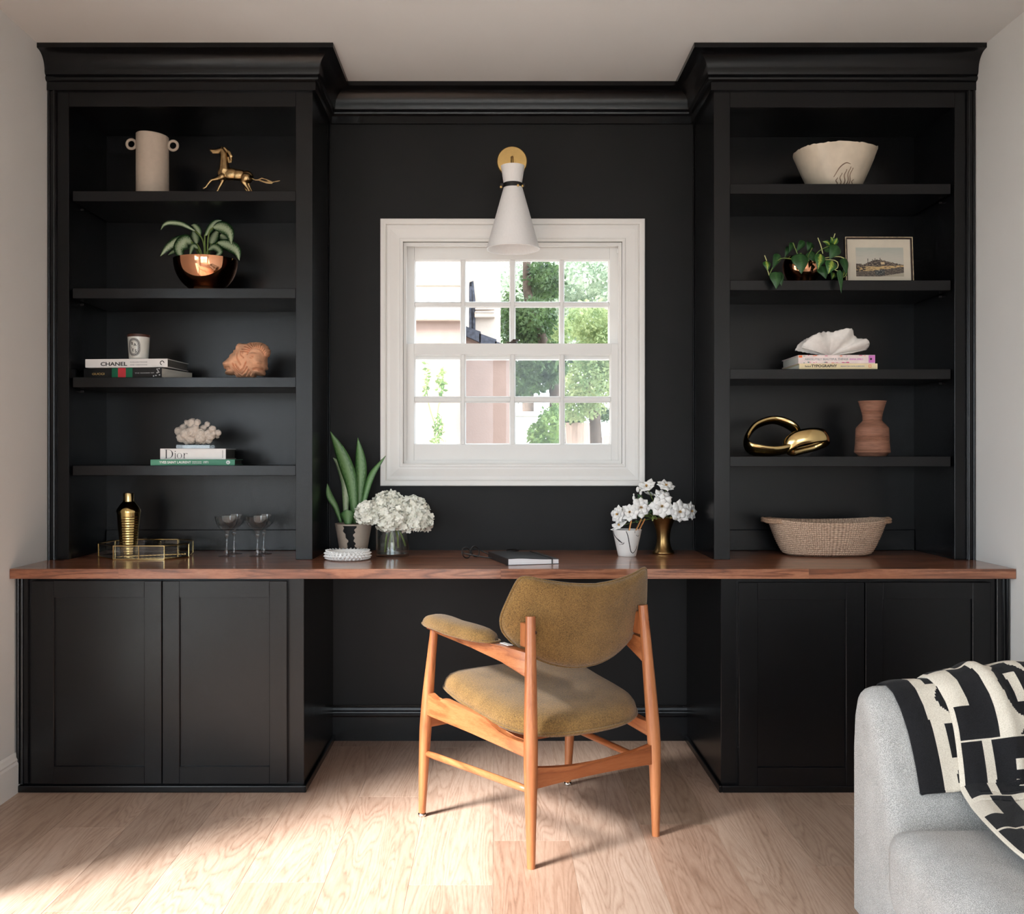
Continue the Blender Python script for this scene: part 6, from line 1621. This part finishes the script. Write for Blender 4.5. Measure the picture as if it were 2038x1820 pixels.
for pts, rad in (([(200, 1170), (250, 1270), (330, 1370), (390, 1420)], [.0008, .0014, .0028, .0012]), ([(420, 1410), (400, 1440), (330, 1455)], [.0014, .0012, .0005]), ([(455, 1165), (490, 1260), (530, 1450), (560, 1590), (610, 1630), (670, 1560), (690, 1480)], [.0012, .0015, .0016, .0015, .0014, .0010, .0004]), ([(660, 1250), (700, 1275), (735, 1260)], [.0006, .0009, .0004]), ([(632, 1165), (632, 1205)], [.0009, .0006])):
    bm = bmesh.new(); n = 24; tube(catmull([zu(*p_) for p_ in pts], n), lerp_list(rad, n), 6, bm, flat=1.0); obj('brush_mark', bm, MT['inkblack'], cu, smooth=True)
for k, (a, b_, lab) in enumerate((((530, 1180), (575, 960), 'copper-gold pencil at the left in the white cup'), ((660, 1180), (775, 935), 'gold pencil in the middle of the white cup'), ((720, 1180), (845, 935), 'gold pencil at the right in the white cup'))):
    A, B = P(1200 + a[0] / 10.11, 940 + a[1] / 10.11, 3.70), P(1200 + b_[0] / 10.11, 940 + b_[1] / 10.11, 3.715 + .004 * k)
    d = (B - A); A2 = Vector((ux + (A.x - ux) * .2 - d.x * .12, uy, ZT + .016))
    A2 = A - d.normalized() * .085; A2 = Vector((max(ux - .026, min(ux + .026, A2.x)), uy + .006 * (k - 1), ZT + .013))
    pn = thing('pencil', lab, 'pencil', A2, group='pencils in the white cup')
    dd = (B - A2).normalized(); Lp = (B - A2).length
    bm = bmesh.new(); tube([A2, A2 + dd * (Lp - .004)], .0033, 6, bm); obj('barrel', bm, M('copper_gold_lacquer', srgb(222, 160, 104), .25, .85), pn)
    bm = bmesh.new(); tube([A2 + dd * (Lp - .004), A2 + dd * Lp], [.0033, .0022], 6, bm); obj('end_cap', bm, MT['brasswarm'], pn)

# brass vase with white flowers
wx, wy = (1320 - U0) * 3.785 / F, 3.785
bv = thing('brass_vase', 'aged brass waisted vase of white flowers on the desk', 'vase', (wx, wy, ZT))
bm = lathe([(0, 0), (.040, 0), (.0425, .003), (.0415, .008), (.034, .016), (.029, .030), (.0255, .048), (.0255, .068), (.0285, .088), (.034, .108), (.041, .126), (.047, .138), (.046, .139), (.040, .128), (.032, .106), (.025, .085), (.020, .06), (.018, .02), (0, .015)], 56, (wx, wy, ZT)); obj('body', bm, MT['agedbrass'], bv, smooth=True, angle=1.2)
def zf(zx, zy, dy=0.0): return P(1200 + zx / 10.11, 940 + zy / 10.11, 3.76 + dy)
kf = 3.76 / F / 10.11
flw = [((880, 290), 165, (-.3, -.5, .8), -.0, 'topmost left white flower overlapping the window casing corner'), ((1270, 280), 165, (.1, -.5, .85), .0, 'topmost right white flower standing clear on its own'), ((1200, 490), 175, (.2, -.6, .8), -.03, 'white flower just above the central large bloom'), ((1185, 690), 205, (.0, -1, .15), -.06, 'large central white flower facing the room'),
       ((765, 715), 180, (.1, -1, .2), -.05, 'white flower between the cup and the central bloom'), ((540, 810), 155, (-.3, -.9, .3), -.05, 'white flower drooping above the pencils'), ((300, 850), 165, (-.9, -.5, .1), -.03, 'leftmost white flower facing sideways over the cup'), ((330, 1080), 150, (-.5, -.3, .8), -.04, 'lowest white flower resting on the cup rim'), ((1540, 800), 195, (.35, -1, .1), -.05, 'white flower right of centre with drooping petals'), ((1770, 790), 165, (.8, -.65, .15), -.02, 'rightmost white flower facing away to the side'), ((960, 450), 110, (.3, .2, .9), .03, 'small white bloom tucked behind the upper flowers')]
for k, (c, r, nrm, dy, lab) in enumerate(flw):
    ctr = zf(*c, dy); rr = r * kf * 1.22; nv = Vector(nrm).normalized()
    fo = thing('white_flower', lab, 'flower', ctr, group='white flowers in the brass vase')
    b_ = nv.orthogonal().normalized(); c_ = nv.cross(b_)
    npet = 9
    for ring_, (cnt, ln_, cup, wd) in enumerate(((8, 1.0, .30, .62), (6, .66, .75, .46))):
        for q in range(cnt):
            a = 2 * math.pi * (q + .5 * ring_ + RND.uniform(-.12, .12)) / cnt; e = b_ * math.cos(a) + c_ * math.sin(a); sd = nv.cross(e)
            l_ = rr * ln_ * RND.uniform(.88, 1.08); cq = cup + RND.uniform(-.15, .2)
            path_ = [ctr + e * l_ * .06, ctr + e * l_ * .45 + nv * l_ * cq * .35, ctr + e * l_ * .8 + nv * l_ * cq * .45, ctr + e * l_ * 1.0 + nv * l_ * (cq * .3 + RND.uniform(-.12, .1))]
            bm = ribbon_leaf(path_, rr * wd * 1.15, lambda t: max(.05, (.45 + .55 * math.sin(math.pi * min(1, t * 1.05) ** .9)) * (1 if t < .55 else max(0, 1 - ((t - .55) / .45) ** 1.5))), sd, -.35, 6, 4); leaf_obj('petal', bm, MT['petal'], fo, .0005)
    bm = bmesh.new()
    for q in range(7):
        a = q * .9; e = (b_ * math.cos(a) + c_ * math.sin(a)) * rr * .09; tube([ctr + e * .5, ctr + e + nv * rr * .22], [.0006, .0012], 5, bm)
    obj('stamens', bm, MT['stamen'], fo, smooth=True)
    mouth = Vector((wx + max(-.02, min(.02, (ctr.x - wx) * .2)), wy + RND.uniform(-.012, .012), ZT + .128)); ft = Vector((wx + RND.uniform(-.008, .008), wy + RND.uniform(-.008, .008), ZT + .03))
    md_ = mouth.lerp(ctr, .5) + Vector((0, 0, .012)) - nv * .006
    bm = bmesh.new(); tube(catmull([ft, mouth, md_, ctr - nv * .002], 14), .0016, 6, bm); obj('stem', bm, MT['stem'], fo, smooth=True)
gr_ = thing('flower_foliage', 'green leaf sprigs and buds among the white flowers', 'foliage', (wx, wy, ZT + .12))
for a, b_, w in (((950, 590), (960, 700), 100), ((940, 740), (960, 830), 110), ((1060, 760), (1040, 830), 60), ((720, 500), (700, 590), 60), ((690, 450), (760, 500), 40), ((750, 900), (720, 930), 60), ((660, 960), (700, 1030), 50)):
    A, B = zf(*a, -.02), zf(*b_, -.03); bm = ribbon_leaf([A, A.lerp(B, .5) + Vector((0, -.004, 0)), B], w * kf, None, None, .2, 8, 4); leaf_obj('leaf', bm, MT['philo'], gr_, .0005)
for pts in ([(1100, 950), (960, 850), (900, 830)], [(1100, 950), (900, 700), (770, 480), (740, 340)], [(1080, 950), (780, 880), (560, 950), (430, 1030)], [(1090, 950), (900, 800), (680, 560), (640, 500)], [(1000, 760), (1020, 830), (1010, 900)]):
    bm = bmesh.new(); tube(catmull([zf(x, y, -.01) for x, y in pts], 10), .0014, 5, bm); obj('stem', bm, MT['stem'], gr_, smooth=True)
for c, r, m in (((1005, 925), 32, 'stem'), ((1000, 965), 18, 'palestem'), ((620, 520), 36, 'petal'), ((620, 455), 20, 'petal'), ((700, 350), 44, 'petal'), ((760, 420), 36, 'petal')):
    bm = bmesh.new(); bmesh.ops.create_icosphere(bm, subdivisions=2, radius=r * kf, matrix=Matrix.Translation(zf(*c, -.02)) @ Matrix.Diagonal((.8, .8, 1.3, 1))); obj('bud', bm, MT[m], gr_, smooth=True)
